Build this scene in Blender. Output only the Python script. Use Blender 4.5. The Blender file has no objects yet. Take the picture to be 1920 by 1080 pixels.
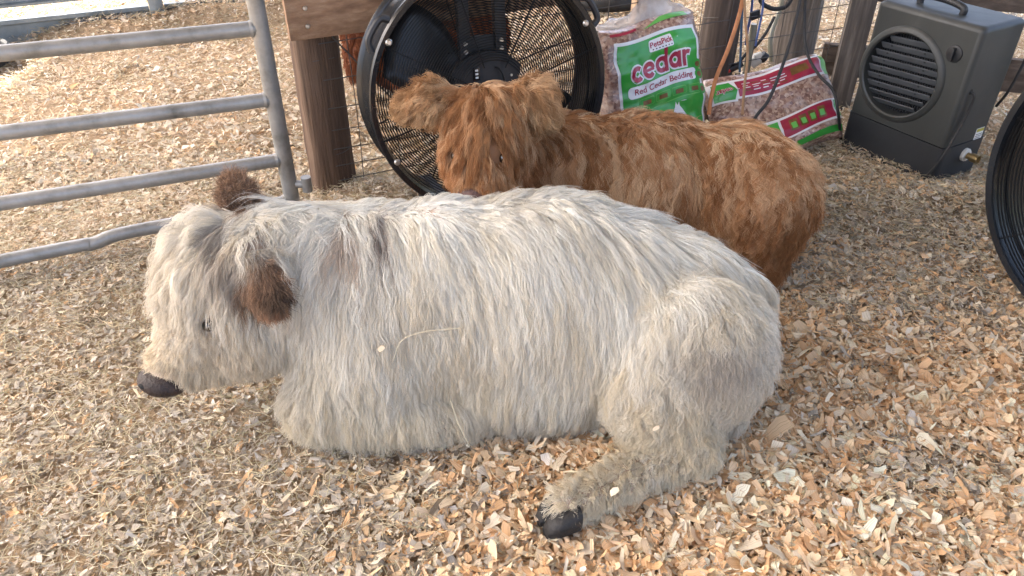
import bpy, bmesh, math, random
import numpy as np
from mathutils import Vector, Matrix, kdtree
rng = np.random.default_rng(7)
random.seed(7)
SC = bpy.context.scene
COL = SC.collection

# ------------------------------------------------------------------ camera, sky, sun, exposure
H_CAM, PITCH, FPX = 1.45, math.radians(35.0), 1440.0
cam = bpy.data.cameras.new('camera')
cam.sensor_width = 36.0
cam.lens = 36.0 * FPX / 1920.0
cam.clip_start, cam.clip_end = 0.05, 400
cam_ob = bpy.data.objects.new('camera', cam)
COL.objects.link(cam_ob)
cam_ob.location = (0, 0, H_CAM)
cam_ob.rotation_euler = (math.radians(90) - PITCH, 0, 0)
SC.camera = cam_ob

SUN_EL, SUN_AZ = math.radians(52), math.radians(-78)     # azimuth clockwise from +Y: the sun stands to the left
world = bpy.data.worlds.new('World')
SC.world = world
world.use_nodes = True
wn = world.node_tree
sky = wn.nodes.new('ShaderNodeTexSky')
sky.sky_type = 'NISHITA'
sky.sun_disc = False
sky.sun_elevation = SUN_EL
sky.sun_rotation = SUN_AZ
sky.dust_density = 7.0
sky.air_density = 0.8
sky.ozone_density = 0.35
wn.links.new(sky.outputs[0], wn.nodes['Background'].inputs[0])
wn.nodes['Background'].inputs[1].default_value = 0.15
sl = bpy.data.lights.new('sun', 'SUN')
sl.energy = 2.4
sl.angle = math.radians(0.6)
sl.color = (1.0, 0.96, 0.88)
so = bpy.data.objects.new('sun', sl)
COL.objects.link(so)
sdir = Vector((math.sin(SUN_AZ) * math.cos(SUN_EL), math.cos(SUN_AZ) * math.cos(SUN_EL), math.sin(SUN_EL)))
so.rotation_euler = sdir.to_track_quat('Z', 'Y').to_euler()
so.location = (0, 0, 12)
vs = SC.view_settings
vs.view_transform = 'Standard'
vs.look = 'None'
vs.exposure = 2.85
vs.gamma = 1.0
vs.use_curve_mapping = False
SC.cycles.max_bounces = 8
SC.cycles.diffuse_bounces = 4
SC.cycles.glossy_bounces = 3
SC.cycles.transparent_max_bounces = 8

# ------------------------------------------------------------------ helpers
cP, sP = math.cos(PITCH), math.sin(PITCH)
def ray(u, v):
    dx, dy = (u - 960) / FPX, (540 - v) / FPX
    return np.array([dx, cP + dy * sP, -sP + dy * cP])
def gnd(u, v, z=0.0):
    r = ray(u, v)
    return np.array([0, 0, H_CAM]) + r * ((z - H_CAM) / r[2])
def A(u, v, Y):
    r = ray(u, v)
    return np.array([0, 0, H_CAM]) + r * (Y / r[1])

def tag(o, label=None, cat=None, group=None, kind=None):
    for k, val in (('label', label), ('category', cat), ('group', group), ('kind', kind)):
        if val:
            o[k] = val
    return o
def empty(name, loc=(0, 0, 0), rz=0.0):
    o = bpy.data.objects.new(name, None)
    COL.objects.link(o)
    o.location = loc
    o.rotation_euler = (0, 0, rz)
    o.empty_display_size = 0.1
    return o
def link(name, data, parent=None):
    o = bpy.data.objects.new(name, data)
    COL.objects.link(o)
    if parent is not None:
        o.parent = parent
    return o
def mesh_np(name, V, F, mat=None, parent=None, smooth=False):
    me = bpy.data.meshes.new(name)
    me.from_pydata([tuple(map(float, p)) for p in V], [], [tuple(map(int, f)) for f in F])
    if smooth:
        me.polygons.foreach_set('use_smooth', [True] * len(me.polygons))
    me.update()
    if mat:
        me.materials.append(mat)
    return link(name, me, parent)

class MB:
    def __init__(s):
        s.v, s.f, s.sm = [], [], []
    def add(s, V, F, smooth=False):
        b = len(s.v)
        s.v.extend([tuple(map(float, p)) for p in V])
        s.f.extend([tuple(int(i) + b for i in f) for f in F])
        s.sm.extend([smooth] * len(F))
        return s
    def box(s, lo, hi, M=None, bev=0.0):
        bm = bmesh.new()
        bmesh.ops.create_cube(bm, size=1.0)
        for v in bm.verts:
            v.co = Vector([lo[i] + (v.co[i] + .5) * (hi[i] - lo[i]) for i in range(3)])
        if bev > 0:
            bmesh.ops.bevel(bm, geom=list(bm.edges), offset=bev, segments=2, affect='EDGES', profile=.7)
        bm.verts.index_update()
        V = [(M @ v.co) if M is not None else v.co for v in bm.verts]
        F = [[v.index for v in f.verts] for f in bm.faces]
        bm.free()
        return s.add(V, F, bev > 0)
    def tube(s, pts, r, n=10, closed=False, caps=True, flat=None):
        P = np.array(pts, float)
        m = len(P)
        R = np.full(m, r) if np.isscalar(r) else np.array(r, float)
        T = np.zeros_like(P)
        if closed:
            T = np.roll(P, -1, 0) - np.roll(P, 1, 0)
        else:
            T[1:-1] = P[2:] - P[:-2]
            T[0] = P[1] - P[0]
            T[-1] = P[-1] - P[-2]
        T /= np.linalg.norm(T, axis=1)[:, None] + 1e-12
        u = np.cross(T[0], [0, 0, 1.0])
        if np.linalg.norm(u) < 1e-3:
            u = np.cross(T[0], [1.0, 0, 0])
        u /= np.linalg.norm(u)
        V = []
        an = np.arange(n) * 2 * math.pi / n
        for i in range(m):
            u = u - T[i] * np.dot(u, T[i])
            u /= np.linalg.norm(u) + 1e-12
            w = np.cross(T[i], u)
            k = 1.0 if flat is None else flat
            for a in an:
                V.append(P[i] + R[i] * (math.cos(a) * u + k * math.sin(a) * w))
        F = []
        for i in range(m if closed else m - 1):
            j = (i + 1) % m
            for q in range(n):
                q2 = (q + 1) % n
                F.append((i * n + q, i * n + q2, j * n + q2, j * n + q))
        if caps and not closed:
            F.append(tuple(range(n))[::-1])
            F.append(tuple((m - 1) * n + q for q in range(n)))
        return s.add(V, F, True)
    def lathe(s, prof, n=48, M=None, closed_prof=False):
        """prof: (radius, height) pairs turned about local z"""
        V, F = [], []
        m = len(prof)
        for q in range(n):
            a = 2 * math.pi * q / n
            for (r, h) in prof:
                p = Vector((r * math.cos(a), r * math.sin(a), h))
                V.append(M @ p if M is not None else p)
        for q in range(n):
            q2 = (q + 1) % n
            for i in range(m if closed_prof else m - 1):
                j = (i + 1) % m
                F.append((q * m + i, q2 * m + i, q2 * m + j, q * m + j))
        return s.add(V, F, True)
    def build(s, name, mat, parent=None, smooth=None):
        me = bpy.data.meshes.new(name)
        me.from_pydata(s.v, [], s.f)
        me.polygons.foreach_set('use_smooth', s.sm if smooth is None else [smooth] * len(s.f))
        me.materials.append(mat)
        bm = bmesh.new()
        bm.from_mesh(me)
        bmesh.ops.recalc_face_normals(bm, faces=bm.faces)
        bm.to_mesh(me)
        bm.free()
        me.set_sharp_from_angle(angle=math.radians(40))
        return link(name, me, parent)

def frame(o, x, z=(0, 0, 1)):
    """matrix with origin o, x axis along x, z up; y is into the depth"""
    x = Vector(x).normalized()
    z = Vector(z).normalized()
    y = z.cross(x).normalized()
    z = x.cross(y)
    M = Matrix((x, y, z)).transposed().to_4x4()
    M.translation = Vector(o)
    return M
def axis_frame(o, z, up=(0, 0, 1)):
    z = Vector(z).normalized()
    x = Vector(up).cross(z).normalized()
    y = z.cross(x)
    M = Matrix((x, y, z)).transposed().to_4x4()
    M.translation = Vector(o)
    return M
def bez(p, n=24):
    """Catmull-Rom through the points"""
    p = [np.array(q, float) for q in p]
    p = [2 * p[0] - p[1]] + p + [2 * p[-1] - p[-2]]
    out = []
    segs = len(p) - 3
    for i in range(segs):
        for t in np.linspace(0, 1, n, endpoint=(i == segs - 1)):
            a, b, c, d = p[i:i + 4]
            out.append(.5 * (2 * b + (c - a) * t + (2 * a - 5 * b + 4 * c - d) * t * t + (3 * b - a - 3 * c + d) * t ** 3))
    return out

# smooth value noise in numpy
def _hash(i, j, k, seed):
    h = (i * 374761393 + j * 668265263 + k * 2147483647 * 3 + seed * 974634777) & 0xffffffff
    h = ((h ^ (h >> 13)) * 1274126177) & 0xffffffff
    return ((h ^ (h >> 16)) & 0xffff) / 65535.0
def vnoise(P, seed=0):
    P = np.asarray(P, float)
    I = np.floor(P).astype(np.int64)
    f = P - I
    f = f * f * (3 - 2 * f)
    r = 0
    for dx in (0, 1):
        for dy in (0, 1):
            for dz in (0, 1):
                w = (f[:, 0] if dx else 1 - f[:, 0]) * (f[:, 1] if dy else 1 - f[:, 1]) * (f[:, 2] if dz else 1 - f[:, 2])
                r = r + w * _hash(I[:, 0] + dx, I[:, 1] + dy, I[:, 2] + dz, seed)
    return r
def n2(x, y, s, seed):
    x = np.asarray(x, float)
    return vnoise(np.stack([x * s, np.asarray(y, float) * s, np.zeros_like(x) + .37], -1).reshape(-1, 3), seed).reshape(x.shape)
def sstep(a, b, x):
    t = np.clip((np.asarray(x, float) - a) / (b - a), 0, 1)
    return t * t * (3 - 2 * t)
def gauss(x, y, cx, cy, s, sy=None):
    return np.exp(-((x - cx) / s) ** 2 - ((y - cy) / (sy or s)) ** 2)

# ------------------------------------------------------------------ materials
def mat(name, col=(.5, .5, .5), rough=.6, metal=0.0, spec=.5, coat=0.0):
    m = bpy.data.materials.new(name)
    m.use_nodes = True
    b = m.node_tree.nodes['Principled BSDF']
    b.inputs['Base Color'].default_value = (*col, 1)
    b.inputs['Roughness'].default_value = rough
    b.inputs['Metallic'].default_value = metal
    b.inputs['Specular IOR Level'].default_value = spec
    b.inputs['Coat Weight'].default_value = coat
    return m
def nodes(m):
    return m.node_tree.nodes, m.node_tree.links, m.node_tree.nodes['Principled BSDF']
def noise_node(m, scale, detail=4, rough=.6, stretch=None, coord='Object'):
    N, L, B = nodes(m)
    tc = N.new('ShaderNodeTexCoord')
    mp = N.new('ShaderNodeMapping')
    if stretch:
        mp.inputs['Scale'].default_value = stretch
    L.new(tc.outputs[coord], mp.inputs[0])
    t = N.new('ShaderNodeTexNoise')
    t.inputs['Scale'].default_value = scale
    t.inputs['Detail'].default_value = detail
    t.inputs['Roughness'].default_value = rough
    L.new(mp.outputs[0], t.inputs['Vector'])
    return t
def ramp(m, src, stops):
    N, L, B = nodes(m)
    r = N.new('ShaderNodeValToRGB')
    e = r.color_ramp.elements
    while len(e) < len(stops):
        e.new(.5)
    for el, (p, c) in zip(e, stops):
        el.position = p
        el.color = (*c, 1)
    L.new(src, r.inputs[0])
    return r
def noisy(name, stops, scale=8, rough=.6, metal=0.0, spec=.5, stretch=None, bump=0.0, bump_scale=None, detail=5, coat=0.0, rough_var=0.0):
    m = mat(name, (.5, .5, .5), rough, metal, spec, coat)
    N, L, B = nodes(m)
    t = noise_node(m, scale, detail, .62, stretch)
    r = ramp(m, t.outputs['Fac'], stops)
    L.new(r.outputs[0], B.inputs['Base Color'])
    if rough_var:
        t3 = noise_node(m, scale * 2.3, 4)
        mr = N.new('ShaderNodeMapRange')
        mr.inputs[3].default_value = rough - rough_var
        mr.inputs[4].default_value = rough + rough_var
        L.new(t3.outputs['Fac'], mr.inputs[0])
        L.new(mr.outputs[0], B.inputs['Roughness'])
    if bump:
        t2 = noise_node(m, bump_scale or scale * 3, 6, .6, stretch)
        bp = N.new('ShaderNodeBump')
        bp.inputs['Strength'].default_value = bump
        bp.inputs['Distance'].default_value = .01
        L.new(t2.outputs['Fac'], bp.inputs['Height'])
        L.new(bp.outputs[0], B.inputs['Normal'])
    return m
def attr_mat(name, attr, rough=.8, spec=.2, trans=0.0):
    m = mat(name, (.5, .5, .5), rough, 0, spec)
    N, L, B = nodes(m)
    a = N.new('ShaderNodeAttribute')
    a.attribute_name = attr
    L.new(a.outputs['Color'], B.inputs['Base Color'])
    if trans:
        tr = N.new('ShaderNodeBsdfTranslucent')
        mx = N.new('ShaderNodeMixShader')
        mx.inputs[0].default_value = trans
        L.new(a.outputs['Color'], tr.inputs['Color'])
        L.new(B.outputs[0], mx.inputs[1])
        L.new(tr.outputs[0], mx.inputs[2])
        L.new(mx.outputs[0], N['Material Output'].inputs['Surface'])
    return m

M_galv = noisy('galvanised_steel', [(.25, (.13, .125, .11)), (.45, (.24, .24, .23)), (.75, (.34, .34, .33))], 11, .5, .45, bump=.12, bump_scale=60, rough_var=.12)
M_far_steel = noisy('dull_galvanised_steel', [(.3, (.16, .19, .20)), (.7, (.32, .36, .38))], 6, .5, .5, bump=.1, rough_var=.1)
M_post = noisy('weathered_round_post', [(.25, (.042, .025, .016)), (.5, (.10, .060, .038)), (.75, (.19, .125, .085))], 5, .85, stretch=(7, 7, .35), bump=1.0, bump_scale=16, detail=9)
M_dark_post = noisy('dark_weathered_post', [(.25, (.028, .021, .017)), (.5, (.062, .046, .037)), (.75, (.125, .098, .08))], 5, .9, stretch=(6, 6, .5), bump=.6, bump_scale=14)
M_board = noisy('rough_sawn_board', [(.25, (.12, .066, .036)), (.5, (.24, .14, .08)), (.75, (.36, .24, .15))], 4, .8, stretch=(.6, 6, 9), bump=.5, bump_scale=10)
M_grey_wood = noisy('grey_weathered_wood', [(.25, (.04, .034, .03)), (.5, (.11, .092, .078)), (.75, (.24, .21, .18))], 5, .9, stretch=(7, 7, .5), bump=.7, bump_scale=12)
M_dark_rail = noisy('dark_rail_wood', [(.25, (.045, .033, .026)), (.5, (.10, .073, .055)), (.75, (.18, .14, .11))], 4, .85, stretch=(.6, 8, 8), bump=.5, bump_scale=12)
M_pale_wood = noisy('pale_timber', [(.3, (.25, .16, .09)), (.7, (.40, .28, .18))], 5, .8, stretch=(6, 6, .6), bump=.3)
M_black_gloss = noisy('black_painted_steel', [(.3, (.008, .009, .011)), (.7, (.016, .018, .021))], 4, .25, 0, .5, rough_var=.05)
M_black_wire = mat('black_wire', (.006, .006, .006), .55, 0, .25)
M_black_plastic = noisy('black_plastic', [(.3, (.010, .011, .013)), (.7, (.02, .021, .024))], 14, .5, rough_var=.1)
M_rubber = noisy('black_rubber', [(.3, (.012, .012, .013)), (.7, (.03, .03, .03))], 20, .7)
M_bolt = mat('zinc_bolt', (.55, .54, .52), .35, .9)
M_wire = mat('fence_wire', (.10, .095, .09), .5, .7)
M_cooler = noisy('cooler_shell', [(.3, (.026, .029, .0285)), (.62, (.038, .041, .039)), (.78, (.072, .074, .070))], 7, .48, stretch=(1, 1, .35), detail=8, bump=.05, bump_scale=220, rough_var=.08)
M_cooler_dark = noisy('cooler_tank', [(.3, (.016, .018, .021)), (.7, (.024, .027, .031))], 5, .5, bump=.05, bump_scale=220, rough_var=.06)
M_louver = noisy('grey_louver', [(.3, (.055, .062, .070)), (.7, (.09, .098, .105))], 12, .5)
M_dark = mat('dark_interior', (.006, .006, .006), .8)
M_brass = noisy('tarnished_brass', [(.3, (.20, .14, .06)), (.7, (.36, .27, .13))], 30, .45, .7)
M_white_plastic = noisy('offwhite_plastic', [(.3, (.50, .48, .43)), (.7, (.66, .64, .58))], 12, .5)
M_label = mat('paper_label', (.72, .72, .68), .6)
M_ink = mat('black_ink', (.03, .03, .03), .6)
M_yellow = mat('yellow_print', (.45, .38, .05), .6)
M_orange = noisy('orange_cord', [(.3, (.36, .13, .045)), (.7, (.50, .21, .075))], 30, .6)
M_tan_cord = noisy('tan_cord', [(.3, (.30, .16, .07)), (.7, (.42, .25, .13))], 30, .7)
M_blue = noisy('blue_strap', [(.3, (.035, .08, .26)), (.7, (.07, .14, .38))], 30, .6)
M_blue_dark = mat('dark_blue_cord', (.02, .06, .11), .6)
M_red = mat('red_plastic', (.5, .03, .025), .45)
M_hose = noisy('clear_hose', [(.3, (.22, .21, .15)), (.7, (.34, .32, .24))], 10, .35)
# bag prints
M_green = noisy('green_film_print', [(.3, (.018, .235, .030)), (.7, (.040, .33, .045))], 5, .3, bump=.25, bump_scale=16, coat=.3)
M_green2 = noisy('light_green_print', [(.3, (.10, .40, .07)), (.7, (.16, .46, .12))], 8, .3)
M_film_white = noisy('white_film_print', [(.3, (.62, .62, .64)), (.7, (.74, .74, .75))], 8, .3, bump=.15, bump_scale=20)
M_film_red = noisy('dark_red_film_print', [(.3, (.26, .012, .04)), (.7, (.36, .02, .06))], 8, .28, bump=.2, bump_scale=18, coat=.3)
M_film_brown = noisy('brown_film_print', [(.3, (.10, .045, .012)), (.7, (.22, .11, .03))], 40, .35)
M_hoof = noisy('dark_hoof', [(.3, (.009, .009, .009)), (.7, (.026, .024, .023))], 30, .55, 0, .3, bump=.3, bump_scale=90, rough_var=.1)
M_eye = mat('dark_eye', (.008, .006, .005), .06, 0, .8, .5)
M_nose = noisy('dark_moist_nose', [(.3, (.016, .011, .010)), (.7, (.045, .030, .026))], 40, .5, 0, .3, bump=.5, bump_scale=110)
M_nose_pink = noisy('mauve_moist_nose', [(.3, (.085, .045, .038)), (.7, (.17, .095, .08))], 40, .42, bump=.5, bump_scale=110)

def bag_film():
    m = mat('clear_film_over_shavings', (.3, .2, .15), .3, 0, .5, .6)
    N, L, B = nodes(m)
    tc = N.new('ShaderNodeTexCoord')
    v = N.new('ShaderNodeTexVoronoi')
    v.inputs['Scale'].default_value = 95
    v.inputs['Randomness'].default_value = 1
    L.new(tc.outputs['Object'], v.inputs['Vector'])
    sep = N.new('ShaderNodeSeparateColor')
    L.new(v.outputs['Color'], sep.inputs[0])
    r = ramp(m, sep.outputs[0], [(0, (.13, .060, .045)), (.4, (.26, .145, .11)), (.75, (.37, .235, .175)), (1, (.50, .37, .29))])
    t = noise_node(m, 9, 4, .7)
    mix = N.new('ShaderNodeMixRGB')
    mix.inputs[2].default_value = (.50, .47, .46, 1)
    rr = ramp(m, t.outputs['Fac'], [(.5, (0, 0, 0)), (.72, (.6, .6, .6))])
    L.new(rr.outputs[0], mix.inputs[0])
    L.new(r.outputs[0], mix.inputs[1])
    L.new(mix.outputs[0], B.inputs['Base Color'])
    t2 = noise_node(m, 22, 5, .6, (1, 1, 2.4))
    bp = N.new('ShaderNodeBump')
    bp.inputs['Strength'].default_value = .5
    bp.inputs['Distance'].default_value = .012
    L.new(t2.outputs['Fac'], bp.inputs['Height'])
    L.new(bp.outputs[0], B.inputs['Normal'])
    return m
M_bag = bag_film()
M_clear = noisy('crinkled_clear_film', [(.3, (.42, .38, .36)), (.7, (.66, .64, .63))], 14, .22, 0, .6, bump=.8, bump_scale=30, coat=.4)

N, L, B = nodes(M_clear)
tr_ = N.new('ShaderNodeBsdfTransparent')
mx_ = N.new('ShaderNodeMixShader')
mx_.inputs[0].default_value = .5
L.new(B.outputs[0], mx_.inputs[1])
L.new(tr_.outputs[0], mx_.inputs[2])
L.new(mx_.outputs[0], N['Material Output'].inputs['Surface'])

# ------------------------------------------------------------------ ground
def H(x, y):
    x = np.asarray(x, float)
    y = np.asarray(y, float)
    h = .030 * (n2(x, y, 1.3, 1) - .5) + .022 * (n2(x, y, 3.7, 2) - .5) + .012 * (n2(x, y, 9.0, 3) - .5)
    h = h * np.clip((14 - y) / 8, .3, 1)
    h = h + .045 * gauss(x, y, .22, 1.33, .17, .07)                 # pile in front of the belly
    h = h + .05 * gauss(x, y, -.50, 2.72, .28, .12)                 # heap round the post foot
    h = h + .05 * gauss(x, y, 1.75, 2.62, .35, .14)                 # drift against the cooler
    h = h + .03 * gauss(x, y, 1.35, 1.45, .25, .12)
    h = h + .16 * gauss(x, y, -1.85, 4.98, .55, .16) + .10 * gauss(x, y, -2.5, 4.75, .5, .14) + .17 * gauss(x, y, -1.42, 5.15, .22, .13)
    for cx, cy, s in ((-.03, 1.52, .50), (.55, 2.25, .45)):            # ground flat where the calves lie
        w = np.exp(-(((x - cx) / (s * 1.3)) ** 2 + ((y - cy) / (.22)) ** 2) ** 2)
        h = h * (1 - .8 * w)
    return h
def fresh(x, y):
    """how fresh and warm the shavings are (1) against old, grey and mixed with hay (0)"""
    f = sstep(-.62, .05, x + .30 * (n2(x, y, 1.7, 11) - .5) - .10 * (y - 1.2)) * sstep(2.9, 2.0, y)
    f = f + .6 * sstep(2.5, 2.9, y) * np.clip(n2(x, y, 1.2, 12) * 1.5 - .1, 0, 1)
    f = f - .50 * gauss(x, y, 1.28, 2.02, .42, .28) - .6 * gauss(x, y, 1.02, 1.28, .16, .10) - .30 * gauss(x, y, 1.5, 2.35, .3, .25)
    f = f - .5 * gauss(x, y, -.5, 2.7, .4, .2)
    return np.clip(f + .35 * (n2(x, y, 5.0, 13) - .5), 0, 1)

m_ground = mat('bedding_base', (.2, .15, .1), .95, 0, .1)
N, L, B = nodes(m_ground)
tg = noise_node(m_ground, 55, 8, .75)
tg2 = noise_node(m_ground, 1.4, 4, .6)
rg = ramp(m_ground, tg.outputs['Fac'], [(.3, (.22, .16, .105)), (.48, (.40, .31, .215)), (.62, (.52, .42, .30)), (.75, (.66, .56, .43))])
rg2 = ramp(m_ground, tg2.outputs['Fac'], [(.35, (.75, .70, .62)), (.65, (1, .95, .9))])
mx = N.new('ShaderNodeMixRGB')
mx.blend_type = 'MULTIPLY'
mx.inputs[0].default_value = 1
L.new(rg.outputs[0], mx.inputs[1])
L.new(rg2.outputs[0], mx.inputs[2])
geo = N.new('ShaderNodeNewGeometry')
sx = N.new('ShaderNodeSeparateXYZ')
L.new(geo.outputs['Position'], sx.inputs[0])
def math_node(op, a, b):
    n = N.new('ShaderNodeMath')
    n.operation = op
    for i, q in enumerate((a, b)):
        if isinstance(q, (int, float)):
            n.inputs[i].default_value = q
        else:
            L.new(q, n.inputs[i])
    return n.outputs[0]
# beyond the pen on the right: grey gravel, then grass
far_right = math_node('ADD', math_node('MULTIPLY', sx.outputs[1], 1.0), math_node('MULTIPLY', sx.outputs[0], .45))
mr = N.new('ShaderNodeMapRange')
mr.inputs[1].default_value, mr.inputs[2].default_value = 6.3, 6.8
L.new(far_right, mr.inputs[0])
rgv = ramp(m_ground, tg.outputs['Fac'], [(.35, (.12, .115, .105)), (.65, (.38, .37, .35))])
mx2 = N.new('ShaderNodeMixRGB')
L.new(mr.outputs[0], mx2.inputs[0])
L.new(mx.outputs[0], mx2.inputs[1])
L.new(rgv.outputs[0], mx2.inputs[2])
mr3 = N.new('ShaderNodeMapRange')
mr3.inputs[1].default_value, mr3.inputs[2].default_value = 9.0, 9.6
L.new(far_right, mr3.inputs[0])
rgr = ramp(m_ground, tg.outputs['Fac'], [(.35, (.03, .06, .015)), (.65, (.10, .15, .04))])
mx3 = N.new('ShaderNodeMixRGB')
L.new(mr3.outputs[0], mx3.inputs[0])
L.new(mx2.outputs[0], mx3.inputs[1])
L.new(rgr.outputs[0], mx3.inputs[2])
L.new(mx3.outputs[0], B.inputs['Base Color'])
bp = N.new('ShaderNodeBump')
bp.inputs['Strength'].default_value = .9
bp.inputs['Distance'].default_value = .015
L.new(tg.outputs['Fac'], bp.inputs['Height'])
L.new(bp.outputs[0], B.inputs['Normal'])

def axis_pts(lo, hi, dens, far):
    inner = np.arange(lo, hi + 1e-6, dens)
    k = np.geomspace(.1, far, 22)
    return np.concatenate([lo - k[::-1], inner, hi + k])
gx = axis_pts(-4.0, 4.0, .045, 80)
gy = axis_pts(-.6, 6.4, .045, 80)
GX, GY = np.meshgrid(gx, gy)
edge = np.clip((30 - np.hypot(GX, GY)) / 20, 0, 1)
GZ = H(GX, GY) * edge - .012
nx, ny = len(gx), len(gy)
Vg = np.stack([GX.ravel(), GY.ravel(), GZ.ravel()], -1)
ii = (np.arange(ny - 1)[:, None] * nx + np.arange(nx - 1)[None]).ravel()
Fg = np.stack([ii, ii + 1, ii + nx + 1, ii + nx], -1)
def fast_mesh(name, V, F, mat_, parent=None, smooth=False, col=None, colname='tint'):
    k = F.shape[1]
    me = bpy.data.meshes.new(name)
    me.vertices.add(len(V))
    me.vertices.foreach_set('co', np.ascontiguousarray(V, np.float32).ravel())
    me.loops.add(F.size)
    me.loops.foreach_set('vertex_index', np.ascontiguousarray(F, np.int32).ravel())
    me.polygons.add(len(F))
    me.polygons.foreach_set('loop_start', np.arange(0, F.size, k, dtype=np.int32))
    me.polygons.foreach_set('use_smooth', np.full(len(F), smooth))
    me.update(calc_edges=True)
    if col is not None:
        a = me.attributes.new(colname, 'FLOAT_COLOR', 'POINT')
        c = np.ones((len(V), 4), np.float32)
        c[:, :3] = col
        a.data.foreach_set('color', c.ravel())
    me.materials.append(mat_)
    return link(name, me, parent)
ground = fast_mesh('ground', Vg, Fg, m_ground, smooth=True)
tag(ground, kind='structure')

# ------------------------------------------------------------------ roof of the open barn, above the frame
def build_roof():
    """corrugated sheets running from the ridge to an unseen left eave, its sheet lengths shaped to let sun patches reach the pen edge"""
    M_roof = noisy('corrugated_roof_steel', [(.3, (.30, .29, .27)), (.7, (.42, .40, .37))], 4, .5, .3)
    x0, x1, y0, y1 = ROOF
    root = empty('roof', (0, 0, 4.2))
    sheet = .62
    y = y0
    k = 0
    while y < y1 - .01:
        ye = min(y + sheet, y1)
        c = (y + ye) / 2
        over = .62 + .10 * math.sin(k * 2.7)  # overhangs invented sheet by sheet to place the sun patches on the ground
        if 1.55 < c < 2.0:
            over = .15
        if 4.3 < c < 5.0:
            over = 0.0
        if c > 5.5:
            over = -1.2 - (c - 5.5) * 2.2
        V, F = [], []
        n = 13
        for i in range(n):
            yy = y + (ye - y) * i / (n - 1)
            z = 4.2 + .018 * math.cos(i * math.pi) + .012 * (k % 2)
            e = x0 - .50 * (c - 1.2) - over
            V += [(e, yy, z), (x1, yy, z + .5)]
        for i in range(n - 1):
            F.append((2 * i, 2 * i + 1, 2 * i + 3, 2 * i + 2))
        b = MB()
        b.add(V, F)
        to_local(b.build('roof_sheet', M_roof, root), root)
        y = ye
        k += 1
    return root
def to_local(o, par):
    if o.parent is par:                                    # parts keep their world position; sub-parts sit on parts already in place
        o.matrix_parent_inverse = Matrix.Translation(-par.location)
    return o
ROOF = (-4.05, 5.5, -2.25, 6.9)
roof = build_roof()
tag(roof, kind='structure')

# ------------------------------------------------------------------ wood shavings and hay
def chip_templates(k, nl):
    T = []
    for i in range(k):
        r = np.random.default_rng(100 + i)
        curl = r.uniform(-1.0, 1.0) if i % 3 else r.choice((-1, 1)) * r.uniform(1.6, 3.0)
        twist = r.uniform(-.8, .8)
        bow = r.uniform(-.18, .18)
        P = []
        for a in range(nl):
            s = a / (nl - 1) - .5
            end = a in (0, nl - 1)
            wid = r.uniform(.18, .55) if end else .5 * r.uniform(.75, 1.2)
            for b in (-1, 1):
                x = s + (r.uniform(-.16, .16) if end else r.uniform(-.04, .04))
                y = b * wid + r.uniform(-.10, .10) + bow * (1 - 4 * s * s)
                z = curl * (s * s - .08) * .6 + twist * s * b * .3 + r.uniform(-.03, .03)
                P.append((x, y, z))
        T.append(P)
    F = [(2 * a, 2 * a + 2, 2 * a + 3, 2 * a + 1) for a in range(nl - 1)]
    return np.array(T), np.array(F)
FRESH = np.array([(.77, .57, .36), (.81, .66, .46), (.82, .74, .58), (.76, .50, .28), (.80, .62, .41), (.70, .46, .26), (.82, .71, .53), (.76, .55, .35)])
OLD = np.array([(.48, .435, .36), (.55, .505, .43), (.37, .315, .245), (.70, .66, .59), (.42, .375, .305), (.27, .22, .16), (.51, .465, .385), (.55, .455, .35)])
PALE_BACK = np.array([(.72, .63, .51), (.79, .72, .61), (.66, .55, .42), (.81, .77, .68), (.60, .48, .35), (.75, .66, .53), (.58, .46, .33), (.70, .54, .38)])  # paler palette mixed in towards the back of the pen
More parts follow.
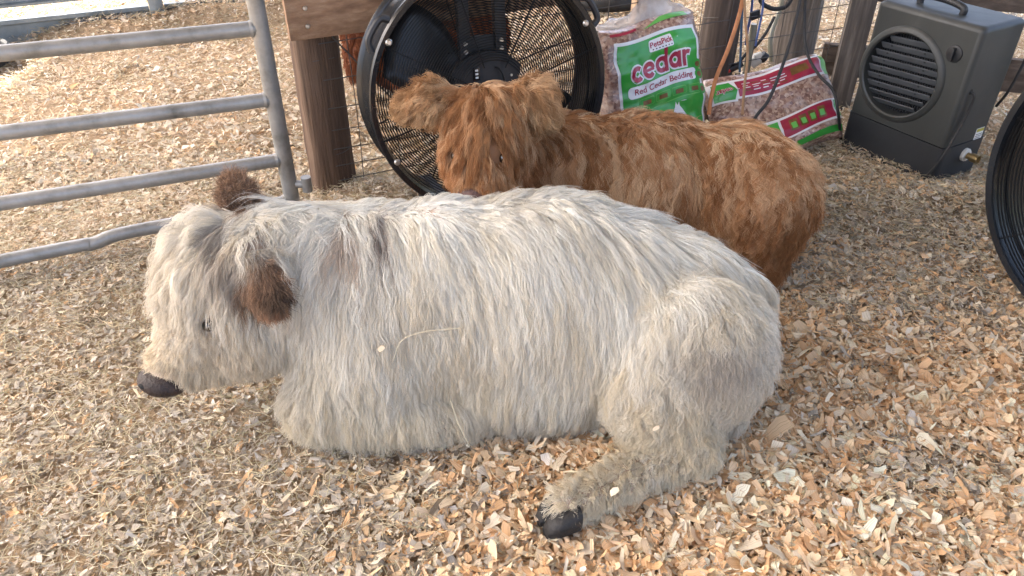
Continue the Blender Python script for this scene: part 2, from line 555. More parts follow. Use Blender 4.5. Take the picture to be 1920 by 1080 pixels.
def shavings(name, n, box, size, lift, seed, nl=5, spread=.58):
    TPL, TPF = chip_templates(18, nl)
    r = np.random.default_rng(seed)
    x = r.uniform(box[0], box[1], n)
    y = r.uniform(box[2], box[3], n)
    f = fresh(x, y)
    keep = r.uniform(0, 1, n) < (.70 + .30 * f)
    x, y, f = x[keep], y[keep], f[keep]
    n = len(x)
    L_ = size * np.clip(np.exp(r.normal(0, spread, n)), .3, 2.6) * (.66 + .46 * f)
    W_ = L_ * np.clip(r.normal(.40, .17, n), .10, .8)
    sliver = r.uniform(0, 1, n) < .18
    L_ = np.where(sliver, np.minimum(L_ * 1.7, size * 2.6), L_)
    W_ = np.where(sliver, np.minimum(W_, .13 * L_ + .0015), W_)
    t = r.integers(0, len(TPL), n)
    P = TPL[t].copy()
    P[:, :, 0] *= L_[:, None]
    P[:, :, 1] *= W_[:, None]
    P[:, :, 2] *= (L_ * r.uniform(.35, 1.1, n))[:, None]
    yaw = r.uniform(0, 2 * math.pi, n)
    pit = r.normal(0, .17 + .14 * f, n)
    rol = r.normal(0, .24 + .16 * f, n)
    c, s = np.cos(rol), np.sin(rol)
    Y, Z = P[:, :, 1].copy(), P[:, :, 2].copy()
    P[:, :, 1], P[:, :, 2] = Y * c[:, None] - Z * s[:, None], Y * s[:, None] + Z * c[:, None]
    c, s = np.cos(pit), np.sin(pit)
    X, Z = P[:, :, 0].copy(), P[:, :, 2].copy()
    P[:, :, 0], P[:, :, 2] = X * c[:, None] + Z * s[:, None], -X * s[:, None] + Z * c[:, None]
    c, s = np.cos(yaw), np.sin(yaw)
    X, Y = P[:, :, 0].copy(), P[:, :, 1].copy()
    P[:, :, 0], P[:, :, 1] = X * c[:, None] - Y * s[:, None], X * s[:, None] + Y * c[:, None]
    P[:, :, 0] += x[:, None]
    P[:, :, 1] += y[:, None]
    P[:, :, 2] += (H(x, y) + lift * r.uniform(-.4, 1, n) ** 2 * (.6 + .7 * f) + .15 * L_ * np.abs(pit))[:, None]
    ci = r.integers(0, len(FRESH), n)
    mixf = (r.uniform(0, 1, n) < (.10 + .88 * f))[:, None]
    C = np.where(mixf, FRESH[ci], OLD[ci])
    back = (r.uniform(0, 1, n) < sstep(2.3, 2.9, y - .25 * x) * .8)[:, None]
    C = np.where(back, PALE_BACK[ci], C)
    pale = (r.uniform(0, 1, n) < .05)[:, None]
    C = np.where(pale, np.array((.81, .73, .59)), C)
    C = C * (r.uniform(.80, 1.10, n) * (.88 + .24 * n2(x, y, 2.6, 19)))[:, None]
    C = np.clip(C, 0, .83)
    base = np.arange(n)[:, None, None] * (2 * nl)
    F = (TPF[None] + base).reshape(-1, 4)
    o = fast_mesh(name, P.reshape(-1, 3), F, M_chip, smooth=True, col=np.repeat(C, 2 * nl, 0))
    g = o.data.attributes.new('grain', 'FLOAT', 'POINT')
    across = np.tile(np.tile([0.0, 1.0], nl), n) * np.repeat(W_ * 420, 2 * nl) + np.repeat(r.uniform(0, 900, n), 2 * nl)
    g.data.foreach_set('value', across.astype(np.float32))
    return o
M_chip = attr_mat('wood_shaving', 'tint', .85, .15, .32)
N, L, B = nodes(M_chip)
ga = N.new('ShaderNodeAttribute')
ga.attribute_name = 'grain'
gn = N.new('ShaderNodeTexNoise')
gn.noise_dimensions = '1D'
gn.inputs['Scale'].default_value = 1.0
gn.inputs['Detail'].default_value = 3
L.new(ga.outputs['Fac'], gn.inputs['W'])
gr_ = ramp(M_chip, gn.outputs['Fac'], [(.28, (.62, .56, .50)), (.52, (1, 1, 1)), (.8, (1.0, .98, .95))])
gm = N.new('ShaderNodeMixRGB')
gm.blend_type = 'MULTIPLY'
gm.inputs[0].default_value = .8
at = [q for q in N if q.type == 'ATTRIBUTE' and q.attribute_name == 'tint'][0]
L.new(at.outputs['Color'], gm.inputs[1])
L.new(gr_.outputs[0], gm.inputs[2])
L.new(gm.outputs[0], B.inputs['Base Color'])
for q in N:
    if q.type == 'BSDF_TRANSLUCENT':
        L.new(gm.outputs[0], q.inputs['Color'])
tag(shavings('wood_shavings', 175000, (-2.3, 2.5, .55, 3.1), .0180, .016, 21), kind='stuff')
tag(shavings('fine_wood_shavings', 90000, (-2.3, 2.5, .55, 3.1), .0085, .018, 24, 3), kind='stuff')
tag(shavings('large_wood_shavings', 13000, (-2.3, 2.5, .55, 3.1), .0290, .020, 22, 5, .3), kind='stuff')
tag(shavings('distant_wood_shavings', 130000, (-4.6, 4.2, 3.1, 7.2), .0235, .020, 23, 3, .42), kind='stuff')

def hair_object(name, P, radius, col, mat_, parent=None, tip=.25):
    """P: (n, k, 3) strand points"""
    n, k = P.shape[:2]
    hc = bpy.data.hair_curves.new(name)
    hc.add_curves([k] * n)
    hc.attributes['position'].data.foreach_set('vector', np.ascontiguousarray(P, np.float32).ravel())
    rad = hc.attributes.get('radius') or hc.attributes.new('radius', 'FLOAT', 'POINT')
    prof = 1 - (1 - tip) * np.linspace(0, 1, k) ** 1.5
    R = (np.broadcast_to(np.asarray(radius), (n,)))[:, None] * prof[None]
    rad.data.foreach_set('value', np.ascontiguousarray(R, np.float32).ravel())
    a = hc.attributes.new('tint', 'FLOAT_COLOR', 'CURVE')
    c = np.ones((n, 4), np.float32)
    c[:, :3] = col
    a.data.foreach_set('color', c.ravel())
    hc.materials.append(mat_)
    return link(name, hc, parent)

M_straw = attr_mat('hay_strand', 'tint', .7, .25, .15)
def straw(name, n, box, seed, weight, lmin=.025, lmax=.11, rad=.00075):
    r = np.random.default_rng(seed)
    x = r.uniform(box[0], box[1], n)
    y = r.uniform(box[2], box[3], n)
    keep = r.uniform(0, 1, n) < weight(x, y)
    x, y = x[keep], y[keep]
    n = len(x)
    ln = r.uniform(lmin, lmax, n) * r.uniform(.5, 1, n)
    yaw = r.uniform(0, 2 * math.pi, n)
    el = np.abs(r.normal(0, .16, n))
    bend = r.normal(0, .5, n)
    k = 4
    P = np.zeros((n, k, 3))
    for i in range(k):
        s = i / (k - 1) - .5
        a = yaw + bend * s
        P[:, i, 0] = x + np.cos(a) * ln * s
        P[:, i, 1] = y + np.sin(a) * ln * s
        P[:, i, 2] = np.maximum(H(P[:, i, 0], P[:, i, 1]), 0 + H(x, y)) + .006 + r.uniform(0, .014) + ln * s * np.sin(el) + .012 * r.uniform(0, 1, n)
    C0 = np.array([(.58, .50, .33), (.48, .43, .28), (.42, .36, .24), (.64, .56, .40), (.36, .33, .20), (.50, .41, .28)])
    C = C0[r.integers(0, len(C0), n)] * r.uniform(.7, 1.15, n)[:, None]
    return hair_object(name, P, rad * r.uniform(.6, 1.4, n), C, M_straw, tip=.5)
tag(straw('hay', 30000, (-2.2, 2.4, .6, 3.2), 31, lambda x, y: np.clip(.95 - 1.0 * fresh(x, y), .05, 1)), kind='stuff')
tag(straw('distant_hay', 16000, (-4.4, 4.0, 3.2, 6.2), 32, lambda x, y: np.clip(.5 + .5 * gauss(x, y, -1.9, 4.95, 1.0, .3), .1, 1), .05, .16, .0012), kind='stuff')

# ------------------------------------------------------------------ animals: one smooth skin from blended shapes, a coat of real strands
class Body:
    def __init__(s, lo, hi, h):
        s.lo, s.h = np.array(lo, float), h
        s.n = np.ceil((np.array(hi) - s.lo) / h).astype(int) + 1
        s.prims = []
    def cap(s, tag_, a, b, ra, rb):
        s.prims.append((tag_, 'cap', np.array(a, float), np.array(b, float), ra, rb))
    def ell(s, tag_, c, r, rot=(0, 0, 0)):
        from mathutils import Euler
        R = np.array(Euler([math.radians(q) for q in rot]).to_matrix())
        s.prims.append((tag_, 'ell', np.array(c, float), np.array(r, float), R, None))
    def eval_prim(s, p, X):
        if p[1] == 'cap':
            a, b, ra, rb = p[2:]
            d = b - a
            t = np.clip((X - a) @ d / (d @ d), 0, 1)
            return np.linalg.norm(X - a - t[:, None] * d, axis=1) - (ra + (rb - ra) * t)
        c, r, R = p[2:5]
        Q = (X - c) @ R
        k0 = np.linalg.norm(Q / r, axis=1)
        k1 = np.linalg.norm(Q / (r * r), axis=1) + 1e-9
        return k0 * (k0 - 1) / k1
    def group_d(s, X):
        out = {}
        for p in s.prims:
            d = s.eval_prim(p, X)
            out[p[0]] = np.minimum(out[p[0]], d) if p[0] in out else d
        return out
    def solve(s, k=.035):
        ax = [s.lo[i] + s.h * np.arange(s.n[i]) for i in range(3)]
        G = np.stack(np.meshgrid(*ax, indexing='ij'), -1).reshape(-1, 3)
        D = None
        for p in s.prims:
            d = s.eval_prim(p, G)
            if D is None:
                D = d
            else:
                hh = np.clip(.5 + .5 * (D - d) / k, 0, 1)
                D = D * (1 - hh) + d * hh - k * hh * (1 - hh)
        s.D = D.reshape(s.n)
        s.G = np.stack(np.gradient(s.D, s.h), -1)
    def _tri(s, F, X):
        q = (X - s.lo) / s.h
        q = np.clip(q, 0, np.array(s.n) - 1.001)
        i = q.astype(int)
        f = q - i
        r = 0
        for a in (0, 1):
            for b in (0, 1):
                for c in (0, 1):
                    w = (f[:, 0] if a else 1 - f[:, 0]) * (f[:, 1] if b else 1 - f[:, 1]) * (f[:, 2] if c else 1 - f[:, 2])
                    v = F[i[:, 0] + a, i[:, 1] + b, i[:, 2] + c]
                    r = r + (w[:, None] * v if v.ndim == 2 else w * v)
        return r
    def sd(s, X):
        return s._tri(s.D, X)
    def grad(s, X):
        g = s._tri(s.G, X)
        return g / (np.linalg.norm(g, axis=1)[:, None] + 1e-9)
    def surface(s):
        """surface nets"""
        D = s.D
        neg = D < 0
        nx, ny, nz = D.shape
        cnt = np.zeros((nx - 1, ny - 1, nz - 1), int)
        for a in (0, 1):
            for b in (0, 1):
                for c in (0, 1):
                    cnt += neg[a:nx - 1 + a, b:ny - 1 + b, c:nz - 1 + c]
        act = (cnt > 0) & (cnt < 8)
        idx = -np.ones(act.shape, int)
        cells = np.argwhere(act)
        idx[act] = np.arange(len(cells))
        V = s.lo + (cells + .5) * s.h
        for _ in range(4):
            d = s.sd(V)
            V = V - s.grad(V) * d[:, None] * .9
        F = []
        for axis in range(3):
            o = [1 if i == axis else 0 for i in range(3)]
            A0 = neg[:nx - o[0], :ny - o[1], :nz - o[2]]
            A1 = neg[o[0]:, o[1]:, o[2]:]
            E = np.argwhere(A0 != A1)
            b, c = [(1, 2), (2, 0), (0, 1)][axis]
            ok = (E[:, b] > 0) & (E[:, c] > 0) & (E[:, b] < D.shape[b] - 1) & (E[:, c] < D.shape[c] - 1)
            E = E[ok]
            fl = A0[E[:, 0], E[:, 1], E[:, 2]]
            q = []
            for db, dc in ((1, 1), (0, 1), (0, 0), (1, 0)):
                K = E.copy()
                K[:, b] -= db
                K[:, c] -= dc
                q.append(idx[K[:, 0], K[:, 1], K[:, 2]])
            Q = np.stack(q, -1)
            Q[~fl] = Q[~fl][:, ::-1]
            F.append(Q)
        F = np.concatenate(F)
        return V, F[(F >= 0).all(1)]

def sample_surface(V, F, n, seed, dens=None):
    r = np.random.default_rng(seed)
    T = np.concatenate([F[:, [0, 1, 2]], F[:, [0, 2, 3]]])
    a, b, c = V[T[:, 0]], V[T[:, 1]], V[T[:, 2]]
    ar = np.linalg.norm(np.cross(b - a, c - a), axis=1)
    if dens is not None:
        ar = ar * dens((a + b + c) / 3)
    k = r.choice(len(T), n, p=ar / ar.sum())
    u, v = r.uniform(0, 1, n), r.uniform(0, 1, n)
    sw = u + v > 1
    u[sw], v[sw] = 1 - u[sw], 1 - v[sw]
    return a[k] + u[:, None] * (b - a)[k] + v[:, None] * (c - a)[k]
def unit(v):
    return v / (np.linalg.norm(v, axis=-1, keepdims=True) + 1e-9)
def vec_noise(P, s, seed):
    return np.stack([vnoise(P * s, seed + i) - .5 for i in range(3)], -1) * 2

def grow_coat(body, V, F, n_guides, n_hairs, style, seed, dens=None, K=12):
    """guide locks combed over the skin, then strands gathered into the locks"""
    r = np.random.default_rng(seed)
    g = sample_surface(V, F, n_guides, seed, dens)
    nrm = body.grad(g)
    st = style(g, nrm, r)
    comb, length, lift, grav, wave_a, wave_l, stand = (st[k] for k in ('comb', 'len', 'lift', 'grav', 'wave', 'wlen', 'stand'))
    length = length * r.uniform(.62, 1.15, n_guides)
    d = unit(comb - nrm * (comb * nrm).sum(1)[:, None] + 1e-6)
    d = unit(d + nrm * lift[:, None])
    seg = (length / (K - 1))[:, None]
    P = [g]
    depth = stand * r.uniform(.25, 1.15, n_guides)
    for i in range(1, K):
        t = i / (K - 1)
        d = unit(d + np.array([0, 0, -1.0]) * (grav * .30)[:, None] * (.3 + t))
        p = P[-1] + d * seg
        sdv = body.sd(p)
        gr = body.grad(p)
        target = depth * min(1, t * 2.4) * (1 - .15 * t)
        pen = np.clip(target - sdv, 0, None)
        p = p + gr * pen[:, None]
        away = np.clip(sdv - target - .01, 0, None)
        p = p - gr * (away * .35 * (grav > .05))[:, None]
        p[:, 2] = np.maximum(p[:, 2], .004 + H(p[:, 0], p[:, 1]) + .006 * t)
        d = unit(p - P[-1])
        P.append(P[-1] + d * seg)
    GP = np.stack(P, 1)
    # strands
    c = sample_surface(V, F, n_hairs, seed + 1, dens)
    kd = kdtree.KDTree(n_guides)
    for i, q in enumerate(g):
        kd.insert(q, i)
    kd.balance()
    near = np.zeros((n_hairs, 3), int)
    dist = np.zeros((n_hairs, 3))
    for i, q in enumerate(c):
        res = kd.find_n(q, 3)
        near[i] = [a[1] for a in res]
        dist[i] = [a[2] for a in res]
    w = 1 / (dist + .002) ** 2
    # do not mix locks that lie against each other
    dot = (nrm[near] * nrm[near[:, :1]]).sum(-1)
    w = w * (dot > .3)
    w /= w.sum(1)[:, None]
    rel = GP - GP[:, :1]
    shape = (rel[near] * w[:, :, None, None]).sum(1)
    own = near[:, 0]
    t = np.linspace(0, 1, K)
    clump = (st['clump'][own] * r.uniform(.55, 1.1, n_hairs)).clip(0, .97)
    cf = clump[:, None] * sstep(0, 1, t * 1.15)[None]
    free = c[:, None] + shape
    lock = GP[own]
    S = free * (1 - cf[:, :, None]) + lock * cf[:, :, None]
    # length variation
    ls = r.uniform(.62, 1.06, n_hairs)
    ts = t[None] * ls[:, None] * (K - 1)
    i0 = np.clip(ts.astype(int), 0, K - 2)
    fr = (ts - i0)[:, :, None]
    ar = np.arange(n_hairs)[:, None]
    S = S[ar, i0] * (1 - fr) + S[ar, i0 + 1] * fr
    # waves: one phase per lock with a little of its own
    T = unit(np.gradient(S, axis=1))
    nn = nrm[own][:, None]
    Bn = unit(np.cross(T, nn))
    ph = (r.uniform(0, 2 * math.pi, n_guides))[own] + r.normal(0, .5, n_hairs)
    dist_along = t[None] * (length[own] * ls)[:, None]
    wl = (wave_l * r.uniform(.7, 1.5, n_guides))[own]
    am = (wave_a * r.uniform(.4, 1.3, n_guides))[own] * r.uniform(.7, 1.3, n_hairs)
    arg = 2 * math.pi * dist_along / wl[:, None] + ph[:, None]
    amp = am[:, None] * sstep(.05, .5, t)[None]
    S = S + Bn * (amp * (np.sin(arg) - np.sin(ph)[:, None] * .5))[:, :, None] + nn * (amp * .45 * np.cos(arg * .93))[:, :, None]
    # stray hairs
    fz = r.normal(0, 1, (n_hairs, 1, 3)) * (st['frizz'][own])[:, None, None] * (t ** 2)[None, :, None]
    S = S + fz
    flat = S.reshape(-1, 3)
    sdv = body.sd(flat)
    bad = np.clip(.002 - sdv, 0, None)
    flat = flat + body.grad(flat) * bad[:, None]
    flat[:, 2] = np.maximum(flat[:, 2], .003)
    S = flat.reshape(S.shape)
    S[:, 0] = c - body.grad(c) * .002
    return S, c, own, g, r

def blend(ds, table, soft=.018):
    """mix a value per region by nearness"""
    keys = list(ds)
    Dm = np.stack([ds[k] for k in keys], -1)
    W = np.exp(-np.clip(Dm - Dm.min(1)[:, None], 0, 1) / soft)
    W /= W.sum(1)[:, None]
    vals = np.array([table[k] for k in keys], float)
    return W @ vals

M_coat = attr_mat('coat_hair', 'tint', .6, .14, .30)
M_skin = attr_mat('calf_skin', 'tint', .7, .2)

def spots(c, base, lst):
    C = base.copy()
    for (p, rad, col, amt) in lst:
        d = np.linalg.norm((c - np.array(p)) / np.array(rad), axis=1) if not np.isscalar(rad) else np.linalg.norm(c - np.array(p), axis=1) / rad
        d = d + .45 * (vnoise(c * 28, 77) - .5)
        w = (amt * sstep(1.1, .6, d))[:, None]
        C = C * (1 - w) + np.array(col) * w
    return C

def clear(S, spots_):
    """which strands leave the eyes and the nose free: (centre, outward direction, radius, reach)"""
    ok = np.ones(len(S), bool)
    for (c0, d0, rad_, reach) in spots_:
        q = S - np.array(c0)
        d0 = np.array(d0, float) / np.linalg.norm(d0)
        al = q @ d0
        pr = np.linalg.norm(q - al[..., None] * d0, axis=-1)
        ok &= ~((pr < rad_) & (al > -rad_) & (al < reach)).any(1)
    return ok

# ---- the cream calf in front
wb = Body((-1.02, .98, -.06), (.86, 2.0, .78), .0125)
wb.ell('torso', (-.33, 1.63, .26), (.25, .215, .255))
wb.ell('torso', (-.17, 1.63, .272), (.22, .225, .268))
wb.ell('torso', (.065, 1.63, .268), (.32, .245, .278))
wb.ell('torso', (.25, 1.61, .25), (.30, .235, .245))
wb.ell('torso', (.435, 1.60, .235), (.190, .20, .218))
wb.ell('haunch', (.435, 1.42, .255), (.168, .122, .188), (0, 14, 0))
wb.ell('haunch', (.335, 1.365, .18), (.088, .082, .145), (0, -10, 0))
wb.ell('torso', (.06, 1.50, .135), (.24, .125, .130))
wb.ell('torso', (-.34, 1.47, .23), (.13, .10, .17))
wb.cap('neck', (-.36, 1.62, .33), (-.58, 1.56, .43), .20, .135)
wb.ell('neck', (-.42, 1.55, .20), (.14, .15, .17))
wb.ell('head', (-.675, 1.53, .440), (.110, .112, .115))
wb.cap('head', (-.69, 1.52, .41), (-.765, 1.475, .30), .112, .082)
wb.ell('cheek', (-.660, 1.48, .310), (.095, .075, .105), (0, 25, 0))
wb.cap('face', (-.765, 1.475, .31), (-.820, 1.445, .225), .080, .058)
wb.cap('jaw', (-.785, 1.450, .205), (-.640, 1.485, .245), .044, .075)
wb.ell('muzzle', (-.848, 1.435, .192), (.050, .058, .042), (0, 25, 0))
# leaf-shaped ears: flat, broad in the middle
EAR_DIR = []
for b0, b2, face, rw, rn in (((-.590, 1.445, .535), (-.512, 1.350, .438), (-.30, -.75, .55), .043, .016),
                             ((-.652, 1.61, .515), (-.668, 1.665, .622), (.1, -.9, .3), .043, .021)):
    b0, b2 = np.array(b0), np.array(b2)
    a_ = (b2 - b0) / np.linalg.norm(b2 - b0)
    f_ = np.array(face, float)
    f_ = f_ - a_ * (f_ @ a_)
    f_ /= np.linalg.norm(f_)
    R_ = np.stack([np.cross(a_, f_), f_, a_], -1)
    wb.prims.append(('ear', 'ell', (b0 + b2) / 2, np.array((rw, rn, np.linalg.norm(b2 - b0) / 2)), R_, None))
    EAR_DIR.append((b0, a_, np.linalg.norm(b2 - b0)))
wb.cap('foreleg', (-.485, 1.425, .085), (-.16, 1.41, .055), .088, .052)
wb.cap('foreleg', (-.48, 1.60, .09), (-.30, 1.48, .05), .07, .05)
wb.cap('shank', (.37, 1.36, .17), (.44, 1.30, .075), .080, .052)
wb.cap('cannon', (.43, 1.30, .060), (.25, 1.215, .050), .050, .036)
wb.cap('cannon', (.25, 1.215, .050), (.125, 1.145, .046), .036, .038)
wb.cap('tail', (.585, 1.56, .35), (.610, 1.50, .20), .035, .028)
wb.cap('tail', (.610, 1.50, .20), (.545, 1.40, .07), .028, .02)
wb.solve(.030)
WV, WF = wb.surface()
white = empty('cream_calf', (-.02, 1.55, 0))
tag(white, 'cream long-haired calf with brown ears lying on the shavings in front of the ginger calf', 'calf')
def white_style(g, n, r):
    ds = wb.group_d(g)
    m = len(g)
    L_ = blend(ds, dict(torso=.235, haunch=.105, neck=.215, head=.12, cheek=.06, face=.034, jaw=.045, muzzle=.006, ear=.036, foreleg=.042, shank=.055, cannon=.030, tail=.14))
    lift = blend(ds, dict(torso=.20, haunch=.34, neck=.20, head=.20, cheek=.20, face=.12, jaw=.2, muzzle=.1, ear=.20, foreleg=.25, shank=.35, cannon=.14, tail=.2))
    grav = blend(ds, dict(torso=.9, haunch=.6, neck=.9, head=.75, cheek=.5, face=.25, jaw=.3, muzzle=.1, ear=.35, foreleg=.8, shank=.5, cannon=.25, tail=.9))
    stand = blend(ds, dict(torso=.022, haunch=.022, neck=.022, head=.032, cheek=.016, face=.009, jaw=.012, muzzle=.003, ear=.009, foreleg=.014, shank=.018, cannon=.012, tail=.014))
    wave = blend(ds, dict(torso=.0048, haunch=.0060, neck=.0040, head=.0028, cheek=.003, face=.0018, jaw=.0025, muzzle=0, ear=.003, foreleg=.004, shank=.0055, cannon=.002, tail=.006))
    wl = blend(ds, dict(torso=.060, haunch=.036, neck=.062, head=.05, cheek=.045, face=.05, jaw=.05, muzzle=.05, ear=.03, foreleg=.04, shank=.026, cannon=.03, tail=.05))
    clump = blend(ds, dict(torso=.54, haunch=.56, neck=.54, head=.50, cheek=.45, face=.4, jaw=.45, muzzle=.2, ear=.45, foreleg=.7, shank=.7, cannon=.6, tail=.8))
    frizz = blend(ds, dict(torso=.0055, haunch=.008, neck=.0055, head=.005, cheek=.006, face=.004, jaw=.005, muzzle=.001, ear=.006, foreleg=.006, shank=.007, cannon=.004, tail=.006))
    brow = sstep(.37, .45, g[:, 2]) * (ds['head'] < .02)
    low = (1 - sstep(.37, .45, g[:, 2])) * (ds['head'] < .02)
    L_ = L_ * (1 - .62 * low)
    stand = stand * (1 + .35 * brow - .65 * low)
    lift = lift * (1 - .4 * low)
    comb_tab = dict(torso=(.18, 0, -1), haunch=(.10, -.1, -1), neck=(.12, -.1, -1), head=(-.55, -.22, -.75), cheek=(-.1, -.1, -1), face=(-.62, -.15, -.70), jaw=(.15, -.1, -.9), muzzle=(-.6, -.1, -.8), ear=(.42, -.45, -.70), foreleg=(.15, -.2, -1), shank=(.2, -.3, -1), cannon=(-.75, -.45, -.4), tail=(0, -.2, -1))
    comb = blend(ds, comb_tab)
    top = np.clip(n[:, 2], 0, 1) * (ds['torso'] < .03)
    side = np.sign(g[:, 1] - 1.64 + .02 * r.normal(0, 1, m))
    comb = comb + top[:, None] * np.stack([.55 * np.ones(m), .8 * side, np.zeros(m)], -1)
    # the far ear points up
    farear = (ds['ear'] < .015) & (g[:, 1] > 1.6)
    comb[farear] = (.10, .3, .5)
    L_ = np.where(farear, .020, L_)
    lift = np.where(farear, .30, lift)
    stand = np.where(farear, .012, stand)
    grav = np.where(farear, .05, grav)
    # crown of the head: locks fall from the poll over the brow
    poll = np.array((-.63, 1.55, .56))
    w = np.exp(-((np.linalg.norm(g - poll, axis=1) / .17) ** 2)) * (ds['head'] < .03) * (ds['ear'] > .02)
    rad = unit(g - poll)
    comb = comb * (1 - w[:, None]) + (rad * 1.0 + np.array((-.35, -.2, -.1))) * w[:, None]
    # a tuft standing along the ridge of the back
    ridge = np.exp(-((g[:, 0] - .17) / .15) ** 2) * np.exp(-((g[:, 1] - 1.64) / .05) ** 2) * (n[:, 2] > .6)
    lift = lift + .7 * ridge
    stand = stand + .022 * ridge
    nz = blend(ds, dict(torso=1, haunch=1.1, neck=.8, head=.40, cheek=.5, face=.30, jaw=.5, muzzle=.2, ear=.25, foreleg=.7, shank=.9, cannon=.35, tail=.6))[:, None]
    comb = comb + nz * (.80 * vec_noise(g, 6.0, 40) * np.array((1, 1, .6)) + .20 * vec_noise(g, 17.0, 50))
    return dict(comb=comb, len=L_, lift=lift, grav=grav, wave=wave, wlen=wl, stand=stand, clump=clump, frizz=frizz)
def white_tint(c, own, g, r):
    n_ = len(c)
    ds = wb.group_d(c)
    cream = np.array((.65, .575, .43))
    pale = np.array((.81, .79, .72))
    grey = np.array((.54, .50, .43))
    lockv = r.uniform(0, 1, len(g))[own]
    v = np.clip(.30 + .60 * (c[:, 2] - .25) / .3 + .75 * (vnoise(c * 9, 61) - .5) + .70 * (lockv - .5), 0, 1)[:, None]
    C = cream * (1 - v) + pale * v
    gm = (.55 * sstep(.55, .8, vnoise(c * 6, 63)))[:, None]
    C = C * (1 - gm) + grey * gm
    facec = blend(ds, dict(torso=0, haunch=.1, neck=.1, head=.35, cheek=.75, face=.85, jaw=.6, muzzle=1, ear=.3, foreleg=.0, shank=.1, cannon=.0, tail=.25))[:, None] * .8
    C = C * (1 - facec) + np.array((.66, .56, .41)) * facec
    ear = np.clip(2.4 - ds['ear'] / .010, 0, 1)[:, None]
    brown = np.where(r.uniform(0, 1, n_)[:, None] < .45 + .5 * (vnoise(c * 30, 88)[:, None] - .5), np.array((.27, .155, .090)), np.array((.095, .045, .024)))
    brown = np.where((r.uniform(0, 1, n_) < sstep(.46, .43, c[:, 2]))[:, None] & (c[:, 1:2] < 1.6), np.array((.27, .13, .065)), brown)
    along = np.max([np.where(np.abs(c[:, 1] - b_[1] - .5 * l_ * a_[1]) < .12, ((c - b_) @ a_) / l_, -1) for (b_, a_, l_) in EAR_DIR], axis=0)
    along = np.where(c[:, 1] > 1.6, along + .12, along)
    ear = ear * sstep(.02, .34, along + .16 * (vnoise(c * 40, 93) - .5))[:, None]
    rim = sstep(.020, .042, np.linalg.norm((c - np.array((-.522, 1.35, .478))) / np.array((.9, 1.4, 1.15)), axis=1) + .012 * (vnoise(c * 60, 91) - .5))[:, None]
    brown = brown * (.50 + .50 * rim) + np.array((.085, .060, .040)) * rim * .8
    C = C * (1 - .93 * ear) + brown * .93 * ear
    C = spots(c, C, [((-.640, 1.50, .555), (.034, .04, .030), (.20, .165, .14), .65),
                     ((-.60, 1.48, .545), (.025, .04, .03), (.34, .25, .17), .4), ((-.63, 1.45, .525), (.05, .05, .05), (.42, .36, .30), .55),
                     ((-.335, 1.58, .545), (.036, .07, .034), (.19, .12, .09), .8),
                     ((-.385, 1.55, .520), (.022, .05, .035), (.44, .28, .17), .5),
                     ((.43, 1.33, .34), (.09, .08, .05), (.40, .355, .30), .65),
                     ((-.695, 1.40, .365), (.022, .03, .014), (.28, .2, .14), .6),
                     ((.52, 1.40, .06), (.07, .08, .07), (.30, .21, .14), .55),
                     ((-.862, 1.415, .183), (.062, .085, .040), (.05, .036, .032), .97)])
    return np.clip(C * r.uniform(.86, 1.10, n_)[:, None] * r.uniform(.9, 1.06, len(g))[own][:, None], 0, .86)

sk = np.tile(np.array((.42, .33, .26)), (len(WV), 1))
sk = spots(WV, sk, [((-.862, 1.415, .183), (.066, .09, .042), (.035, .026, .024), 1.0), ((-.69, 1.40, .365), .022, (.12, .085, .065), .8), ((-.53, 1.40, .49), (.08, .07, .08), (.10, .06, .04), .9)])
body_ob = to_local(fast_mesh('body', WV, WF, M_skin, white, True, sk), white)
def wdens(p):
    ds = wb.group_d(p)
    d = blend(ds, dict(torso=1, haunch=1.15, neck=1, head=1.4, cheek=1.5, face=1.8, jaw=1.5, muzzle=.5, ear=2.6, foreleg=1, shank=1.3, cannon=1.9, tail=1))
    d = d * np.where(p[:, 2] < .015, .05, 1)
    mz = np.linalg.norm((p - np.array((-.868, 1.408, .182))) / np.array((.058, .085, .036)), axis=1)
    return d * np.where(mz < 1, .04, 1) * np.where((p[:, 1] > 1.75), .25, 1)
NW = HAIRS[0] if 'HAIRS' in globals() else 225000
S, c, own, g, r = grow_coat(wb, WV, WF, 9500, NW, white_style, 5, wdens)
earless = wb.group_d(c)['ear'] > .012
ear_d = np.full(S.shape[:2], 9.0)
for p_ in wb.prims:
    if p_[0] == 'ear':
        ear_d = np.minimum(ear_d, wb.eval_prim(p_, S.reshape(-1, 3)).reshape(S.shape[:2]))
ok = ~(earless & (ear_d < .014).any(1))
ok &= clear(S, [((-.697, 1.40, .366), (-.15, -.9, .45), .0125, .09), ((-.885, 1.42, .188), (-1, -.25, .1), .036, .08), ((-.858, 1.39, .186), (-.35, -1, .35), .040, .09), ((-.835, 1.39, .182), (-.1, -1, .5), .030, .09)])
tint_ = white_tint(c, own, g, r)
coat = to_local(hair_object('coat', S[ok], (.00056 * r.uniform(.7, 1.35, len(c)))[ok], tint_[ok], M_coat, white), white)

